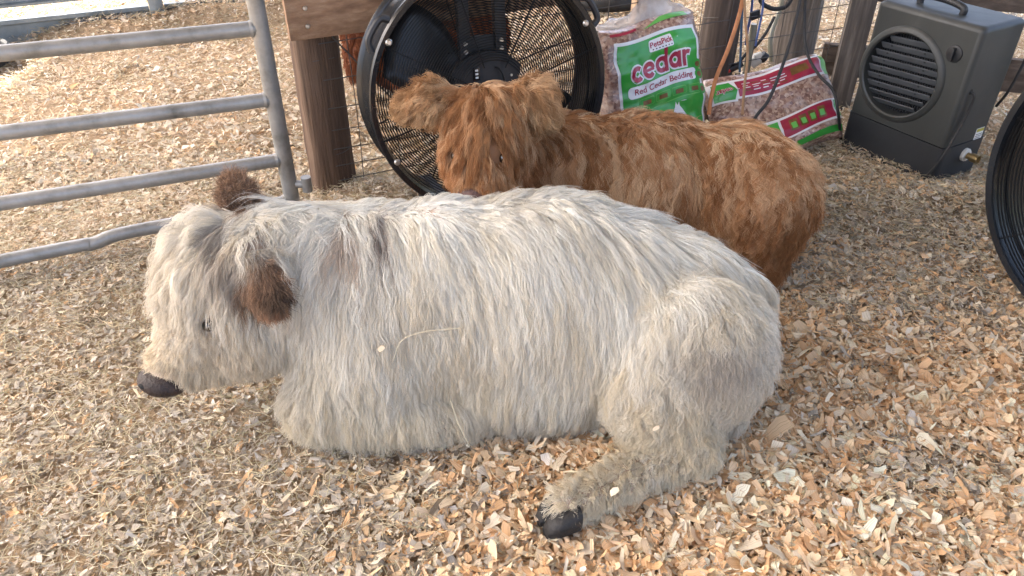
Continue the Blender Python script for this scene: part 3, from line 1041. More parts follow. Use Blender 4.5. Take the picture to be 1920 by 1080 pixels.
def hoof(parent, o, d, size=1.0, spread=.012):
    """a cloven hoof: two claws side by side"""
    d = np.array(d, float)
    M = frame(o, np.cross(d, (0, 0, 1)))
    for sgn in (-1, 1):
        b = MB()
        V, F = [], []
        ns, na = 10, 24
        for i in range(ns):
            t = i / (ns - 1)
            for a in range(na):
                an = 2 * math.pi * a / na
                w = (.023 - .004 * t ** 2 - .009 * max(t - .7, 0) / .3) * size
                hgt = (.026 * (1 - .42 * t ** 1.6)) * size
                x = sgn * (spread + .001 * t) + w * math.cos(an) - sgn * .004 * t ** 2
                z = hgt * (1 + math.copysign(abs(math.sin(an)) ** .7, math.sin(an))) * (1 - .35 * max(t - .8, 0) / .2)
                V.append(M @ Vector((x, (.058 * t + .010 * math.sin(an) * (t - 1) * .5) * size - .01, z)))
        for i in range(ns - 1):
            for a in range(na):
                a2 = (a + 1) % na
                F.append((i * na + a, i * na + a2, (i + 1) * na + a2, (i + 1) * na + a))
        F.append(tuple(range(na)))
        F.append(tuple((ns - 1) * na + a for a in range(na)))
        b.add(V, F, True)
        to_local(b.build('hoof', M_hoof, parent), parent)
hoof(white, (.125, 1.135, .006), (-.86, -.42, 0), 1.3, .021)
hoof(white, (-.12, 1.43, .006), (.9, -.15, 0), .9)
def ball(name, c, rad, m, parent, sc=(1, 1, 1), tilt=0.0):
    b = MB()
    V, F = [], []
    nu, nv = 16, 9
    for i in range(nv + 1):
        for j in range(nu):
            th, ph = math.pi * i / nv, 2 * math.pi * j / nu
            V.append((c[0] + rad * sc[0] * math.sin(th) * math.cos(ph), c[1] + rad * sc[1] * math.sin(th) * math.sin(ph), c[2] + rad * sc[2] * math.cos(th)))
    for i in range(nv):
        for j in range(nu):
            j2 = (j + 1) % nu
            F.append((i * nu + j, i * nu + j2, (i + 1) * nu + j2, (i + 1) * nu + j))
    R_ = Matrix.Translation(Vector(c)) @ Matrix.Rotation(math.radians(tilt), 4, 'Y') @ Matrix.Translation(-Vector(c))
    b.add([R_ @ Vector(q) for q in V], F, True)
    return to_local(b.build(name, m, parent), parent)
def on_skin(body, p, inset=0.0):
    q = np.array([p], float)
    for _ in range(6):
        q = q - body.grad(q) * body.sd(q)[:, None]
    return (q - body.grad(q) * inset)[0]
ball('eye', on_skin(wb, (-.697, 1.39, .366), -.004), .016, M_eye, white)
ball('nose', on_skin(wb, (-.852, 1.396, .188), .026), .046, M_nose, white, (1.32, 1.05, .72), 12)
nose_c = on_skin(wb, (-.850, 1.398, .184), .028)
for q in ((-.034, -.034, .012), (-.052, .012, .010)):
    ball('nostril', nose_c + np.array(q), .011, M_dark, white, (1.25, .8, .6), 20)

# ---- the ginger calf behind
gb = Body((-.52, 1.85, -.06), (1.16, 2.80, .80), .0135)
gb.ell('torso', (.20, 2.42, .225), (.24, .21, .215))
gb.ell('torso', (.46, 2.39, .235), (.31, .225, .215))
gb.ell('torso', (.755, 2.31, .235), (.205, .20, .212))
gb.ell('haunch', (.80, 2.22, .31), (.11, .11, .13))
gb.ell('haunch', (.815, 2.19, .245), (.150, .115, .175), (0, 8, 0))
gb.ell('chest', (-.01, 2.33, .20), (.15, .16, .20))
GH = np.array((0, 0, .014))
def gh(*p):
    return np.array(p) + GH
gb.prims = [(p[0], p[1], p[2] + GH, p[3] + GH if p[1] == 'cap' else p[3], p[4], p[5]) if p[0] in ('head', 'face', 'cheek', 'muzzle', 'ear') else p for p in gb.prims]
gb.cap('neck', (.10, 2.42, .27), (-.06, 2.32, .44), .150, .095)
GH = np.array((-.035, -.01, -.035))
def gh(*p):
    return np.array(p) + GH
gb.ell('head', (-.075, 2.235, .525), (.115, .10, .078))
gb.cap('head', (-.077, 2.22, .515), (-.082, 2.15, .45), .100, .090)
gb.cap('face', (-.082, 2.15, .45), (-.088, 2.095, .390), .086, .066)
gb.ell('cheek', (-.140, 2.20, .40), (.060, .075, .095))
gb.ell('cheek', (-.025, 2.20, .40), (.060, .075, .095))
gb.ell('muzzle', (-.088, 2.065, .368), (.068, .046, .040))
gb.cap('ear', (-.165, 2.24, .560), (-.255, 2.235, .578), .028, .043)
gb.cap('ear', (-.255, 2.235, .578), (-.315, 2.225, .560), .043, .026)
gb.cap('ear', (.010, 2.245, .565), (.072, 2.235, .590), .028, .043)
gb.cap('ear', (.072, 2.235, .590), (.100, 2.205, .545), .043, .028)
gb.cap('shank', (.80, 2.15, .20), (.83, 2.13, .045), .078, .055)
gb.cap('tail', (.915, 2.24, .32), (.90, 2.18, .10), .03, .022)
gb.cap('foreleg', (-.05, 2.22, .09), (.20, 2.18, .05), .07, .05)
gb.solve(.030)
GV, GF = gb.surface()
ginger = empty('ginger_calf', (.45, 2.35, 0))
tag(ginger, 'shaggy ginger calf lying behind the cream calf with its face towards the camera', 'calf')
def ginger_style(g, n, r):
    ds = gb.group_d(g)
    m = len(g)
    bl = lambda **k: blend(ds, k)
    L_ = bl(torso=.21, haunch=.10, chest=.13, neck=.16, head=.15, face=.05, cheek=.07, muzzle=.006, ear=.065, shank=.07, tail=.11, foreleg=.07)
    lift = bl(torso=.26, haunch=.55, chest=.3, neck=.3, head=.35, face=.25, cheek=.35, muzzle=.2, ear=.55, shank=.5, tail=.3, foreleg=.3)
    grav = bl(torso=.9, haunch=.55, chest=.9, neck=.9, head=.85, face=.6, cheek=.6, muzzle=.1, ear=.25, shank=.5, tail=.8, foreleg=.8)
    stand = bl(torso=.024, haunch=.026, chest=.025, neck=.024, head=.030, face=.012, cheek=.02, muzzle=.002, ear=.018, shank=.024, tail=.02, foreleg=.015)
    wave = bl(torso=.0090, haunch=.0085, chest=.006, neck=.006, head=.0045, face=.003, cheek=.003, muzzle=0, ear=.003, shank=.009, tail=.01, foreleg=.005)
    wl = bl(torso=.06, haunch=.034, chest=.05, neck=.06, head=.07, face=.06, cheek=.05, muzzle=.05, ear=.04, shank=.030, tail=.035, foreleg=.04)
    clump = bl(torso=.64, haunch=.70, chest=.62, neck=.64, head=.68, face=.7, cheek=.6, muzzle=.2, ear=.5, shank=.85, tail=.88, foreleg=.7)
    frizz = bl(torso=.007, haunch=.008, chest=.006, neck=.006, head=.006, face=.004, cheek=.005, muzzle=.001, ear=.007, shank=.008, tail=.008, foreleg=.006)
    comb = blend(ds, dict(torso=(.15, 0, -1), haunch=(.15, -.1, -1), chest=(-.1, -.1, -1), neck=(.2, 0, -1), head=(-.05, -.5, -.85), face=(0, -.35, -.95), cheek=(0, .1, -1), muzzle=(0, -.3, -1), ear=(0, 0, -.5), shank=(.1, -.1, -1), tail=(0, 0, -1), foreleg=(.2, -.1, -1)))
    top = np.clip(n[:, 2], 0, 1) * (ds['torso'] < .03)
    side = np.sign(g[:, 1] - 2.42 + .03 * r.normal(0, 1, m))
    comb = comb + top[:, None] * np.stack([.45 * np.ones(m), .9 * side, np.zeros(m)], -1)
    e = np.clip(1 - ds['ear'] / .02, 0, 1)[:, None]
    out = np.where(g[:, :1] < -.09, np.array((-.9, -.2, .10)), np.array((.75, -.25, -.45)))
    comb = comb * (1 - e) + out * e
    poll = gh(-.07, 2.27, .61)
    w = np.exp(-((np.linalg.norm(g - poll, axis=1) / .15) ** 2)) * (ds['head'] < .04) * (1 - e[:, 0])
    comb = comb * (1 - w[:, None]) + (unit(g - poll) * np.array((1.5, 1, .6)) + np.array((-.15, -.5, -.1))) * w[:, None]
    comb = comb + .85 * vec_noise(g, 6.0, 140) * np.array((1, 1, .6)) + .5 * vec_noise(g, 16.0, 150)
    return dict(comb=comb, len=L_, lift=lift, grav=grav, wave=wave, wlen=wl, stand=stand, clump=clump, frizz=frizz)
def ginger_tint(c, own, g, r):
    n_ = len(c)
    ds = gb.group_d(c)
    lockv = r.uniform(0, 1, len(g))[own]
    base = np.array((.485, .262, .122))
    dark = np.array((.27, .125, .052))
    light = np.array((.74, .56, .36))
    v = np.clip(.50 + .9 * (vnoise(c * 8, 161) - .5) + 1.0 * (lockv - .5) + .5 * (c[:, 2] - .3), 0, 1)[:, None]
    C = np.where(v < .5, dark + (base - dark) * v * 2, base + (light - base) * (v - .5) * 2)
    red = blend(ds, dict(torso=.1, haunch=.25, chest=.6, neck=.3, head=.15, face=.3, cheek=.75, muzzle=.6, ear=.1, shank=.5, tail=.6, foreleg=.6))[:, None]
    C = C * (1 - red) + np.array((.45, .21, .090)) * red * (.75 + .5 * v)
    e = (np.clip(1 - ds['ear'] / .014, 0, 1) * .7)[:, None]
    C = C * (1 - e) + np.array((.52, .34, .18)) * e * (.7 + .6 * v)
    C = spots(c, C, [((.86, 2.12, .20), (.10, .10, .20), (.27, .125, .05), .55), (gh(-.088, 2.055, .375), (.075, .05, .05), (.36, .20, .13), .7), ((.60, 2.20, .06), (.14, .1, .08), (.66, .58, .46), .8),
                     (gh(-.165, 2.14, .445), (.022, .04, .02), (.58, .44, .31), .8), (gh(.0, 2.14, .445), (.022, .04, .02), (.56, .42, .30), .8)])
    return np.clip(C * r.uniform(.82, 1.12, n_)[:, None], 0, .85)
sk = np.tile(np.array((.26, .13, .065)), (len(GV), 1))
sk = spots(GV, sk, [(gh(-.088, 2.04, .368), (.085, .06, .05), (.14, .085, .075), 1.0)])
to_local(fast_mesh('body', GV, GF, M_skin, ginger, True, sk), ginger)
def gdens(p):
    ds = gb.group_d(p)
    d = blend(ds, dict(torso=1, haunch=1.1, chest=.9, neck=1, head=1.6, face=1.9, cheek=1.5, muzzle=.6, ear=1.8, shank=1.2, tail=1.2, foreleg=.5))
    for e in (gh(-.150, 2.115, .490), gh(-.012, 2.115, .492)):
        d = d * np.where(np.linalg.norm(p - np.array(e), axis=1) < .016, .05, 1)
    mz = np.linalg.norm((p - gh(-.088, 2.025, .378)) / np.array((.058, .05, .03)), axis=1)
    return d * np.where(mz < 1, .03, 1) * np.where(p[:, 1] > 2.5, .3, 1) * np.where(p[:, 2] < .015, .05, 1)
S, c, own, g, r = grow_coat(gb, GV, GF, 5200, 150000, ginger_style, 15, gdens)
ok = clear(S, [(gh(-.150, 2.115, .490), (-.05, -1, .45), .012, .10), (gh(-.012, 2.115, .492), (.05, -1, .45), .017, .10), (gh(-.088, 2.03, .380), (0, -1, .35), .040, .06)])
tint_ = ginger_tint(c, own, g, r)
to_local(hair_object('coat', S[ok], (.00074 * r.uniform(.7, 1.3, len(c)))[ok], tint_[ok], M_coat, ginger), ginger)
for e in (gh(-.150, 2.115, .490), gh(-.012, 2.115, .492)):
    ball('eye', on_skin(gb, e, .002), .017, M_eye, ginger)
ball('nose', on_skin(gb, gh(-.088, 2.02, .380), .028), .046, M_nose_pink, ginger, (1.2, .8, .72))
for q in (gh(-.123, 2.02, .378), gh(-.053, 2.02, .378)):
    ball('nostril', on_skin(gb, q, -.004), .011, M_dark, ginger, (1.1, .7, .8))

# ---- the red-brown cow lying beyond the fence
cb = Body((-1.05, 3.25, -.06), (.75, 4.35, .85), .02)
cb.ell('torso', (-.42, 3.85, .28), (.40, .26, .27))
cb.cap('neck', (-.45, 3.78, .38), (-.66, 3.58, .50), .20, .14)
cb.cap('head', (-.66, 3.56, .50), (-.68, 3.42, .28), .115, .07)
cb.cap('foreleg', (-.50, 3.70, .12), (-.35, 3.52, .06), .09, .06)
cb.cap('ear', (-.56, 3.56, .56), (-.44, 3.54, .56), .04, .025)
cb.solve(.05)
CV, CF = cb.surface()
cow = empty('brown_cow', (-.2, 3.8, 0))
tag(cow, 'red-brown cow lying beyond the fence, half hidden by the round post and the fan', 'cow')
to_local(fast_mesh('body', CV, CF, M_skin, cow, True, np.tile(np.array((.17, .06, .03)), (len(CV), 1))), cow)
def cow_style(g, n, r):
    m = len(g)
    o = np.ones(m)
    return dict(comb=np.tile((.2, 0, -1.0), (m, 1)) + .5 * vec_noise(g, 6, 240), len=.05 * o, lift=.3 * o, grav=.6 * o, wave=.002 * o, wlen=.04 * o, stand=.010 * o, clump=.5 * o, frizz=.003 * o)
S, c, own, g, r = grow_coat(cb, CV, CF, 1200, 26000, cow_style, 25, lambda p: np.where(p[:, 1] > 3.95, .15, 1.0), 6)
ct = np.array((.20, .068, .030)) * r.uniform(.7, 1.2, (len(c), 1))
ct = spots(c, ct, [((-.60, 3.45, .05), (.3, .2, .09), (.62, .55, .46), .9), ((-.70, 3.50, .42), (.05, .1, .06), (.10, .035, .018), .8)])
to_local(hair_object('coat', S, .0015, ct, M_coat, cow), cow)
ball('eye', on_skin(cb, (-.60, 3.47, .44), .004), .02, M_eye, cow)

# ------------------------------------------------------------------ galvanised tube gate on the left
gate = empty('tube_gate', (-.83, 2.55, 0))
tag(gate, 'galvanised steel tube gate, its bottom bar dented, in front of the round post', 'gate')
def gpart(name, pts, rad, m=M_galv, n=14, parent=gate, root=gate):
    b = MB()
    b.tube(pts, rad, n)
    return to_local(b.build(name, m, parent), root)
G0 = np.array((-.825, 2.55))
gpart('upright', [(*G0, .035), (*(G0 + (0, .0)), .6), (*G0, 1.25)], .0285)
RAILS = ((.067, (-1.69, 2.14)), (.235, (-1.68, 2.215)), (.462, (-1.63, 2.255)), (.705, (-1.55, 2.285)), (.97, (-1.52, 2.30)))
for k, (z, e) in enumerate(RAILS):
    a = np.array((*G0, z))
    b_ = np.array((*e, z))
    far = a + (b_ - a) * 1.9
    st = a + (b_ - a) * .012
    if k == 0:
        d = [st, a + (b_ - a) * .35 + (0, 0, .002), a + (b_ - a) * .62 + (0, 0, .005), a + (b_ - a) * .72 + (0, 0, -.010), a + (b_ - a) * .85 + (0, 0, -.006), far]
        gpart('rail', bez(d, 10), .0235)
    else:
        gpart('rail', [st, a + (b_ - a) * .5, far], .0245)
    w = MB()
    dirv = (b_ - a) / np.linalg.norm(b_ - a)
    w.tube([a + dirv * .024, a + dirv * .034], [.0285, .026], 14)
    to_local(w.build('weld', M_galv, gate), gate)
b = MB()
b.tube([(G0[0] + .02, G0[1], .135), (G0[0] + .062, G0[1] - .004, .135)], .014, 10)
b.tube([(G0[0] + .066, G0[1] - .004, .108), (G0[0] + .066, G0[1] - .004, .165)], .019, 12)
to_local(b.build('hinge', M_galv, gate), gate)
fa = gate_far = np.array((*G0, 0)) + (np.array((-1.6, 2.25, 0)) - np.array((*G0, 0))) * 1.9
gpart('upright', [(fa[0], fa[1], .035), (fa[0], fa[1], 1.25)], .0285)

# ------------------------------------------------------------------ wooden fence with wire mesh behind the fan
FD = np.array((1.67, .75)) / np.linalg.norm((1.67, .75))
def on_fence(t, z=0.0, off=0.0):
    p = np.array((-.72, 2.80)) + FD * t + np.array((FD[1], -FD[0])) * off
    return np.array((p[0], p[1], z))
fence = empty('wooden_fence', on_fence(0))
tag(fence, 'brown round-post fence with a sawn top board and wire mesh behind the drum fan', 'fence')
def rough_post(name, base, r0, r1, h, m, seed, root, n=22, rows=14, sq=0.0):
    rr = np.random.default_rng(seed)
    V, F = [], []
    ph = rr.uniform(0, 6, 4)
    for i in range(rows + 1):
        t = i / rows
        for a in range(n):
            an = 2 * math.pi * a / n
            k = 1 + .035 * math.sin(3 * an + ph[0] + t) + .03 * math.sin(7 * an + ph[1] + 2 * t) + .02 * rr.normal() + sq * abs(math.sin(2 * an)) 
            q = (r0 + (r1 - r0) * t) * k
            V.append((base[0] + q * math.cos(an) + .006 * math.sin(3 * t + ph[2]), base[1] + q * math.sin(an), -.06 + (h + .06) * t))
    for i in range(rows):
        for a in range(n):
            a2 = (a + 1) % n
            F.append((i * n + a, i * n + a2, (i + 1) * n + a2, (i + 1) * n + a))
    F.append(tuple(rows * n + a for a in range(n)))
    b = MB()
    b.add(V, F, True)
    return to_local(b.build(name, m, root), root)
rough_post('post', on_fence(0), .090, .083, 1.15, M_post, 3, fence)
rough_post('post', on_fence(1.83), .088, .084, 1.25, M_dark_post, 4, fence)
def plank(name, p0, p1, hgt, th, m, root, seed=0, seg=14):
    """a sawn board between two points, its faces a little uneven"""
    rr = np.random.default_rng(seed)
    p0, p1 = np.array(p0, float), np.array(p1, float)
    x = p1 - p0
    ln = np.linalg.norm(x)
    x /= ln
    y = np.cross((0, 0, 1.0), x)
    y /= np.linalg.norm(y)
    z = np.cross(x, y)
    V, F = [], []
    prof = [(-.5, -.46), (-.46, -.5), (.46, -.5), (.5, -.46), (.5, .46), (.46, .5), (-.46, .5), (-.5, .46)]
    k = len(prof)
    for i in range(seg + 1):
        o = p0 + x * ln * i / seg
        e = rr.normal(0, .0014, k)
        for q, (a, b2) in enumerate(prof):
            V.append(o + y * (a * th + e[q]) + z * (b2 * hgt + e[(q + 3) % k]))
    for i in range(seg):
        for q in range(k):
            q2 = (q + 1) % k
            F.append((i * k + q, i * k + q2, (i + 1) * k + q2, (i + 1) * k + q))
    F.append(tuple(range(k))[::-1])
    F.append(tuple(seg * k + q for q in range(k)))
    b = MB()
    b.add(V, F, False)
    return to_local(b.build(name, m, root), root)
board = plank('board', on_fence(-.10, .715, .105), on_fence(2.10, .735, .105), .17, .04, M_board, fence, 5)
for t, z in ((-.035, .675), (-.035, .735), (1.83, .70), (1.83, .76)):
    w = MB()
    p = on_fence(t, z, .127)
    w.lathe([(0, .006), (.005, .006), (.008, .003), (.0085, 0)], 12, axis_frame(p, (FD[1], -FD[0], 0)))
    to_local(w.build('bolt', M_bolt, fence), fence)
# welded wire
w = MB()
for k, z in enumerate((.06, .12, .19, .27, .36, .47, .60, .78, .98)):
    w.tube([on_fence(t, z + .004 * math.sin(5 * t + k), .086) for t in np.linspace(.0, 3.3, 24)], .0021, 5)
for k, t in enumerate(np.arange(.10, 3.3, .155)):
    w.tube([on_fence(t + .006 * math.sin(k * 2.1 + 5 * z), z, .0895) for z in np.linspace(.03, 1.1, 8)], .0019, 5)
wire = to_local(w.build('wire_mesh', M_wire, fence), fence)
w = MB()
w.tube([on_fence(.05, .62, .095), on_fence(.42, .13, .10)], .0035, 6)
to_local(w.build('brace_wire', M_wire, fence), fence)
for t, z, tilt in ((0, .52, .02), (0, .18, -.01), (1.83, .47, .02), (1.83, .3, -.02)):
    w = MB()
    c0 = on_fence(t, z)
    w.tube([(c0[0] + .084 * math.cos(a), c0[1] + .084 * math.sin(a), c0[2] + tilt * math.cos(a + 1)) for a in np.linspace(0, 2 * math.pi, 26)[:-1]], .0014, 5, True)
    to_local(w.build('wire_wrap', M_wire, fence), fence)

# the two old grey posts farther along, and the rails by the cooler
p = gnd(1478, 118)
op = empty('old_post', (p[0], p[1], 0))
tag(op, 'thick cracked grey fence post behind the lying bag, a clear hose down its left side', 'post')
rough_post('post_body', p, .115, .105, 1.3, M_grey_wood, 6, op, 24, 16, .05)
rail_fence = empty('rail_fence', (*gnd(1572, 190)[:2], 0))
tag(rail_fence, 'dark wooden rail fence standing behind the grey cooler', 'fence')
q0 = gnd(1570, 195)
RFD = np.array((1.0, -.30)) / np.linalg.norm((1.0, -.30))
def rf(t, z, off=0.0):
    pp = q0[:2] + RFD * t + np.array((RFD[1], -RFD[0])) * off
    return np.array((pp[0], pp[1], z))
b = MB()
Mq = frame(rf(0, 0), (RFD[0], RFD[1], 0))
b.box((-.055, -.045, -.06), (.055, .045, 1.2), Mq, .006)
to_local(b.build('post', M_grey_wood, rail_fence), rail_fence)
plank('rail', rf(-.22, .56, -.068), rf(2.2, .54, -.068), .14, .04, M_dark_rail, rail_fence, 8)
plank('rail', rf(-.12, .20, -.068), rf(2.2, .20, -.068), .15, .04, M_dark_rail, rail_fence, 9)
w = MB()
for k, z in enumerate((.68, .80, .92)):
    w.tube([rf(t, z, -.094) for t in np.linspace(-.1, 2.2, 10)], .002, 5)
for t in np.arange(0, 2.2, .15):
    w.tube([rf(t, .60, -.094), rf(t, 1.0, -.094)], .0018, 5)
to_local(w.build('wire_mesh', M_wire, rail_fence), rail_fence)

# squared timber and a dark tyre seen over the first bag
p = gnd(1208, 60)
b = MB()
b.box((-.085, -.05, -.05), (.10, .05, .62), frame(p, (1, .2, 0)), .006)
tb = b.build('timber_stub', M_pale_wood)
tag(tb, 'pale squared timber standing beyond the wire behind the upright bag', 'timber')
p = gnd(1140, 22)
b = MB()
b.lathe([(.26 + .055 * math.cos(a), .055 * math.sin(a) + .055) for a in np.linspace(0, 2 * math.pi, 17)[:-1]], 40, Matrix.Translation(Vector((p[0], p[1] + .25, 0))), True)
tag(b.build('tyre', M_rubber), 'black tyre lying on the shavings beyond the fence, above the upright bag', 'tyre')
p = gnd(-12, 128)
b = MB()
b.lathe([(0, .02), (.13, .02), (.15, .09), (.165, .10), (.175, .09), (.15, 0), (0, 0)], 36, Matrix.Translation(Vector((p[0] - .10, p[1] + .05, .005))))
tag(b.build('feed_pan', M_rubber), 'black rubber feed pan behind the gate, cut by the edge of the picture', 'pan')

# ------------------------------------------------------------------ steel barrier at the back left
bar = empty('steel_barrier', (*gnd(303, 42)[:2], 0))
tag(bar, 'grey steel pen barrier with a channel kickboard beyond the tube gate', 'barrier')
s0, s1 = gnd(0, 92), gnd(540, 30)
BD = (s1 - s0)[:2] / np.linalg.norm((s1 - s0)[:2])
def bp_(t, z, off=0.0):
    c0 = gnd(303, 50)[:2] + BD * t + np.array((BD[1], -BD[0])) * off
    return np.array((c0[0], c0[1], z))
def channel(name, z0, z1, t0, t1, dep=.045):
    """C-section rail with two lips"""
    b = MB()
    h = z1 - z0
    prof = [(0, 0), (dep, 0), (dep, .18 * h), (dep * .3, .26 * h), (dep * .3, .74 * h), (dep, .82 * h), (dep, h), (0, h)]
    V = []
    for t in (t0, t1):
        for (o, z) in prof:
            V.append(bp_(t, z0 + z, o))
    k = len(prof)
    F = [(i, (i + 1) % k, k + (i + 1) % k, k + i) for i in range(k)] + [tuple(range(k)), tuple(range(k, 2 * k))[::-1]]
    b.add(V, F)
    return to_local(b.build(name, M_far_steel, bar), bar)
channel('kickboard', .01, .145, -2.6, -.045)
channel('kickboard', .01, .145, .045, 2.4)
channel('rail', .215, .295, -2.6, -.045)
channel('rail', .215, .295, .045, 2.4)
channel('rail', .52, .60, -2.6, 2.4)
b = MB()
V = []
for z in (-.03, 1.2):
    for t, o in ((-.042, .0), (-.042, .07), (-.02, .085), (.02, .085), (.042, .07), (.042, .0)):
        V.append(bp_(t, z, o))
b.add(V, [(i, (i + 1) % 6, 6 + (i + 1) % 6, 6 + i) for i in range(6)] + [tuple(range(6, 12))])
to_local(b.build('post', M_far_steel, bar), bar)
b = MB()
b.tube([bp_(-1.62, .17, .09), bp_(-1.30, .75, .09)], .03, 8)
to_local(b.build('brace', M_far_steel, bar), bar)

# ------------------------------------------------------------------ drum fans
def ring(r0, rad, h, M, b, n=72, k=6):
    b.tube([M @ Vector((r0 * math.cos(a), r0 * math.sin(a), h)) for a in np.arange(n) * 2 * math.pi / n], rad, k, True)
def make_fan(loc, axis, R, depth, label, roll=0.0, motor=True, grille_n=34, wire_r=.0017):
    fan = empty('drum_fan', (loc[0], loc[1], 0))
    tag(fan, label, 'fan')
    M = axis_frame(loc, axis) @ Matrix.Rotation(roll, 4, 'Z')
    P = lambda mb, name, m, par=fan: to_local(mb.build(name, m, par), fan)
    b = MB()
    hd = depth / 2
    t = .0035
    prof = []
    for a in np.linspace(-1.1, 1.1, 1):
        pass
    prof = [(R + .016, hd - .006), (R + .020, hd), (R + .016, hd + .006), (R, hd + .004), (R - .006, hd - .02),
            (R - .010, hd * .45), (R - .004, hd * .40), (R - .004, hd * .30), (R - .010, hd * .25),
            (R - .010, -hd * .45), (R - .006, -hd + .02), (R, -hd - .004), (R + .016, -hd - .006), (R + .020, -hd), (R + .016, -hd + .006), (R + .003, -hd + .012),
            (R - .002, -hd * .6), (R - .002, hd * .2), (R + .005, hd * .3), (R + .005, hd * .42), (R - .002, hd * .5), (R + .003, hd - .012)]
    b.lathe(prof, 96, M, True)
    P(b, 'drum', M_black_gloss)
    for sgn in (1, -1):
        b = MB()
        h = sgn * (hd - .012)
        radii = np.linspace(.12 if motor else .05, R - .012, grille_n)
        for q in radii:
            bulge = .020 * (1 - (q / R) ** 2)
            ring(q, wire_r, h + sgn * bulge, M, b, 64, 4)
        P(b, 'grille', M_black_wire)
        for k in range(8):
            a = 2 * math.pi * (k + .35) / 8
            b = MB()
            b.tube([M @ Vector((q * math.cos(a), q * math.sin(a), h - sgn * .004 + sgn * .020 * (1 - (q / R) ** 2))) for q in np.linspace(.10, R - .002, 8)], .0028, 6)
            P(b, 'grille_spoke', M_black_wire)
    # hub and blades
    b = MB()
    b.lathe([(0, -.05), (.055, -.05), (.07, -.035), (.07, .035), (.055, .05), (0, .05)], 32, M @ Matrix.Translation((0, 0, -.05)))
    P(b, 'hub', M_black_plastic)
    for k in range(2):
        b = MB()
        V, F = [], []
        nr, na = 8, 7
        for i in range(nr):
            q = .06 + (R - .05 - .06) * i / (nr - 1)
            for j in range(na):
                s = j / (na - 1) - .5
                wid = .75 + .25 * math.sin(math.pi * i / (nr - 1))
                a = math.pi * k + 2.55 + s * wid * 1.25 * (1 - .25 * i / nr)
                V.append(M @ Vector((q * math.cos(a), q * math.sin(a), -.05 + s * .10 + .02 * (4 * s * s - 1))))
        for i in range(nr - 1):
            for j in range(na - 1):
                F.append((i * na + j, i * na + j + 1, (i + 1) * na + j + 1, (i + 1) * na + j))
        b.add(V, F, True)
        bl = P(b, 'blade', M_blade)
        sd_ = bl.modifiers.new('thick', 'SOLIDIFY')
        sd_.thickness = .003
    if motor:
        # two flat bars carry the motor; the box with switch and cord hangs on them
        for sx_ in (-.075, .055):
            b = MB()
            b.box((sx_ - .020, .06, hd - .075), (sx_ + .020, R - .004, hd - .045), M, .003)
            P(b, 'support_bar', M_black_plastic)
        b = MB()
        b.box((-.078, .12, hd - .082), (.058, .19, hd - .060), M, .004)
        P(b, 'motor_bracket', M_black_plastic)
        b = MB()
        b.lathe([(0, -.02), (.09, -.02), (.10, 0), (.10, .12), (.09, .14), (0, .14)], 36, M @ Matrix.Translation((0, 0, hd - .20)))
        P(b, 'motor', M_black_plastic)
        b = MB()
        pts = []
        for a in np.linspace(math.radians(40), math.radians(140), 20):
            pts.append((-.01 + .165 * math.cos(a), -.020 + .165 * math.sin(a)))
        pts += [(-.115, .0), (.095, .0)]
        k = len(pts)
        V = [M @ Vector((x, y, z)) for z in (hd - .058, hd - .020) for (x, y) in pts]
        F = [(i, (i + 1) % k, k + (i + 1) % k, k + i) for i in range(k)] + [tuple(range(k))[::-1], tuple(range(k, 2 * k))]
        b.add(V, F)
        box_ob = P(b, 'switch_box', M_black_plastic)
        b = MB()
        b.box((-.062, .053, hd - .019), (-.040, .097, hd - .013), M, .001)
        P(b, 'switch', M_black_gloss, box_ob)
        for yy in (.063, .075, .087):
            b = MB()
            b.box((-.056, yy - .003, hd - .0125), (-.046, yy + .003, hd - .0115), M)
            P(b, 'switch_mark', M_label, box_ob)
        b = MB()
        b.tube([M @ Vector(q) for q in bez([(.018, .090, hd - .016), (.030, .083, hd - .004), (.042, .050, hd + .002), (.044, -.02, hd)], 6)], .0032, 8)
        P(b, 'cord', M_black_wire, box_ob)
        for x, y in ((-.095, .03), (-.02, .035), (.078, .055)):
            b = MB()
            b.lathe([(0, .004), (.004, .004), (.005, 0)], 10, M @ Matrix.Translation((x, y, hd - .019)))
            P(b, 'screw', M_bolt, box_ob)
        for x in (-.075, .055):
            for y in (.145, .172):
                b = MB()
                b.lathe([(0, .006), (.007, .006), (.008, 0)], 10, M @ Matrix.Translation((x, y, hd - .045)))
                P(b, 'bolt', M_bolt)
    return fan, M, P
M_blade = noisy('painted_fan_blade', [(.3, (.012, .012, .013)), (.7, (.020, .020, .021))], 8, .30, .1, rough_var=.08)

FAN_R, FAN_D = .415, .215
fan, MF, PF = make_fan(FAN_C, FAN_AX, FAN_R, FAN_D, 'large black drum fan with a round wire grille behind the ginger calf', 0.0) if 'FAN_C' in globals() else make_fan((-.105, 2.68, .455), (.36, -.92, .10), .415, .215, 'large black drum fan with a round wire grille behind the ginger calf', 0.0)
for k, (a, h) in enumerate(((math.radians(33), .09), (math.radians(147), .09))):
    b = MB()
    q = FAN_R + .018
    cs, sn = math.cos(a), math.sin(a)
    tx, ty = -sn, cs
    pp = [(q * cs - .055 * tx, q * sn - .055 * ty, h), ((q + .028) * cs - .04 * tx, (q + .028) * sn - .04 * ty, h), ((q + .032) * cs + .03 * tx, (q + .032) * sn + .03 * ty, h), ((q + .006) * cs + .06 * tx, (q + .006) * sn + .06 * ty, h)]
    b.tube([MF @ Vector(x) for x in bez(pp, 6)], .012, 8)
    PF(b, 'handle', M_black_plastic)
for sx_ in (-.22, .22):
    b = MB()
    b.box((sx_ - .03, -FAN_R - .03, -.13), (sx_ + .03, -FAN_R + .075, .13), MF, .006)
    PF(b, 'foot', M_black_plastic)
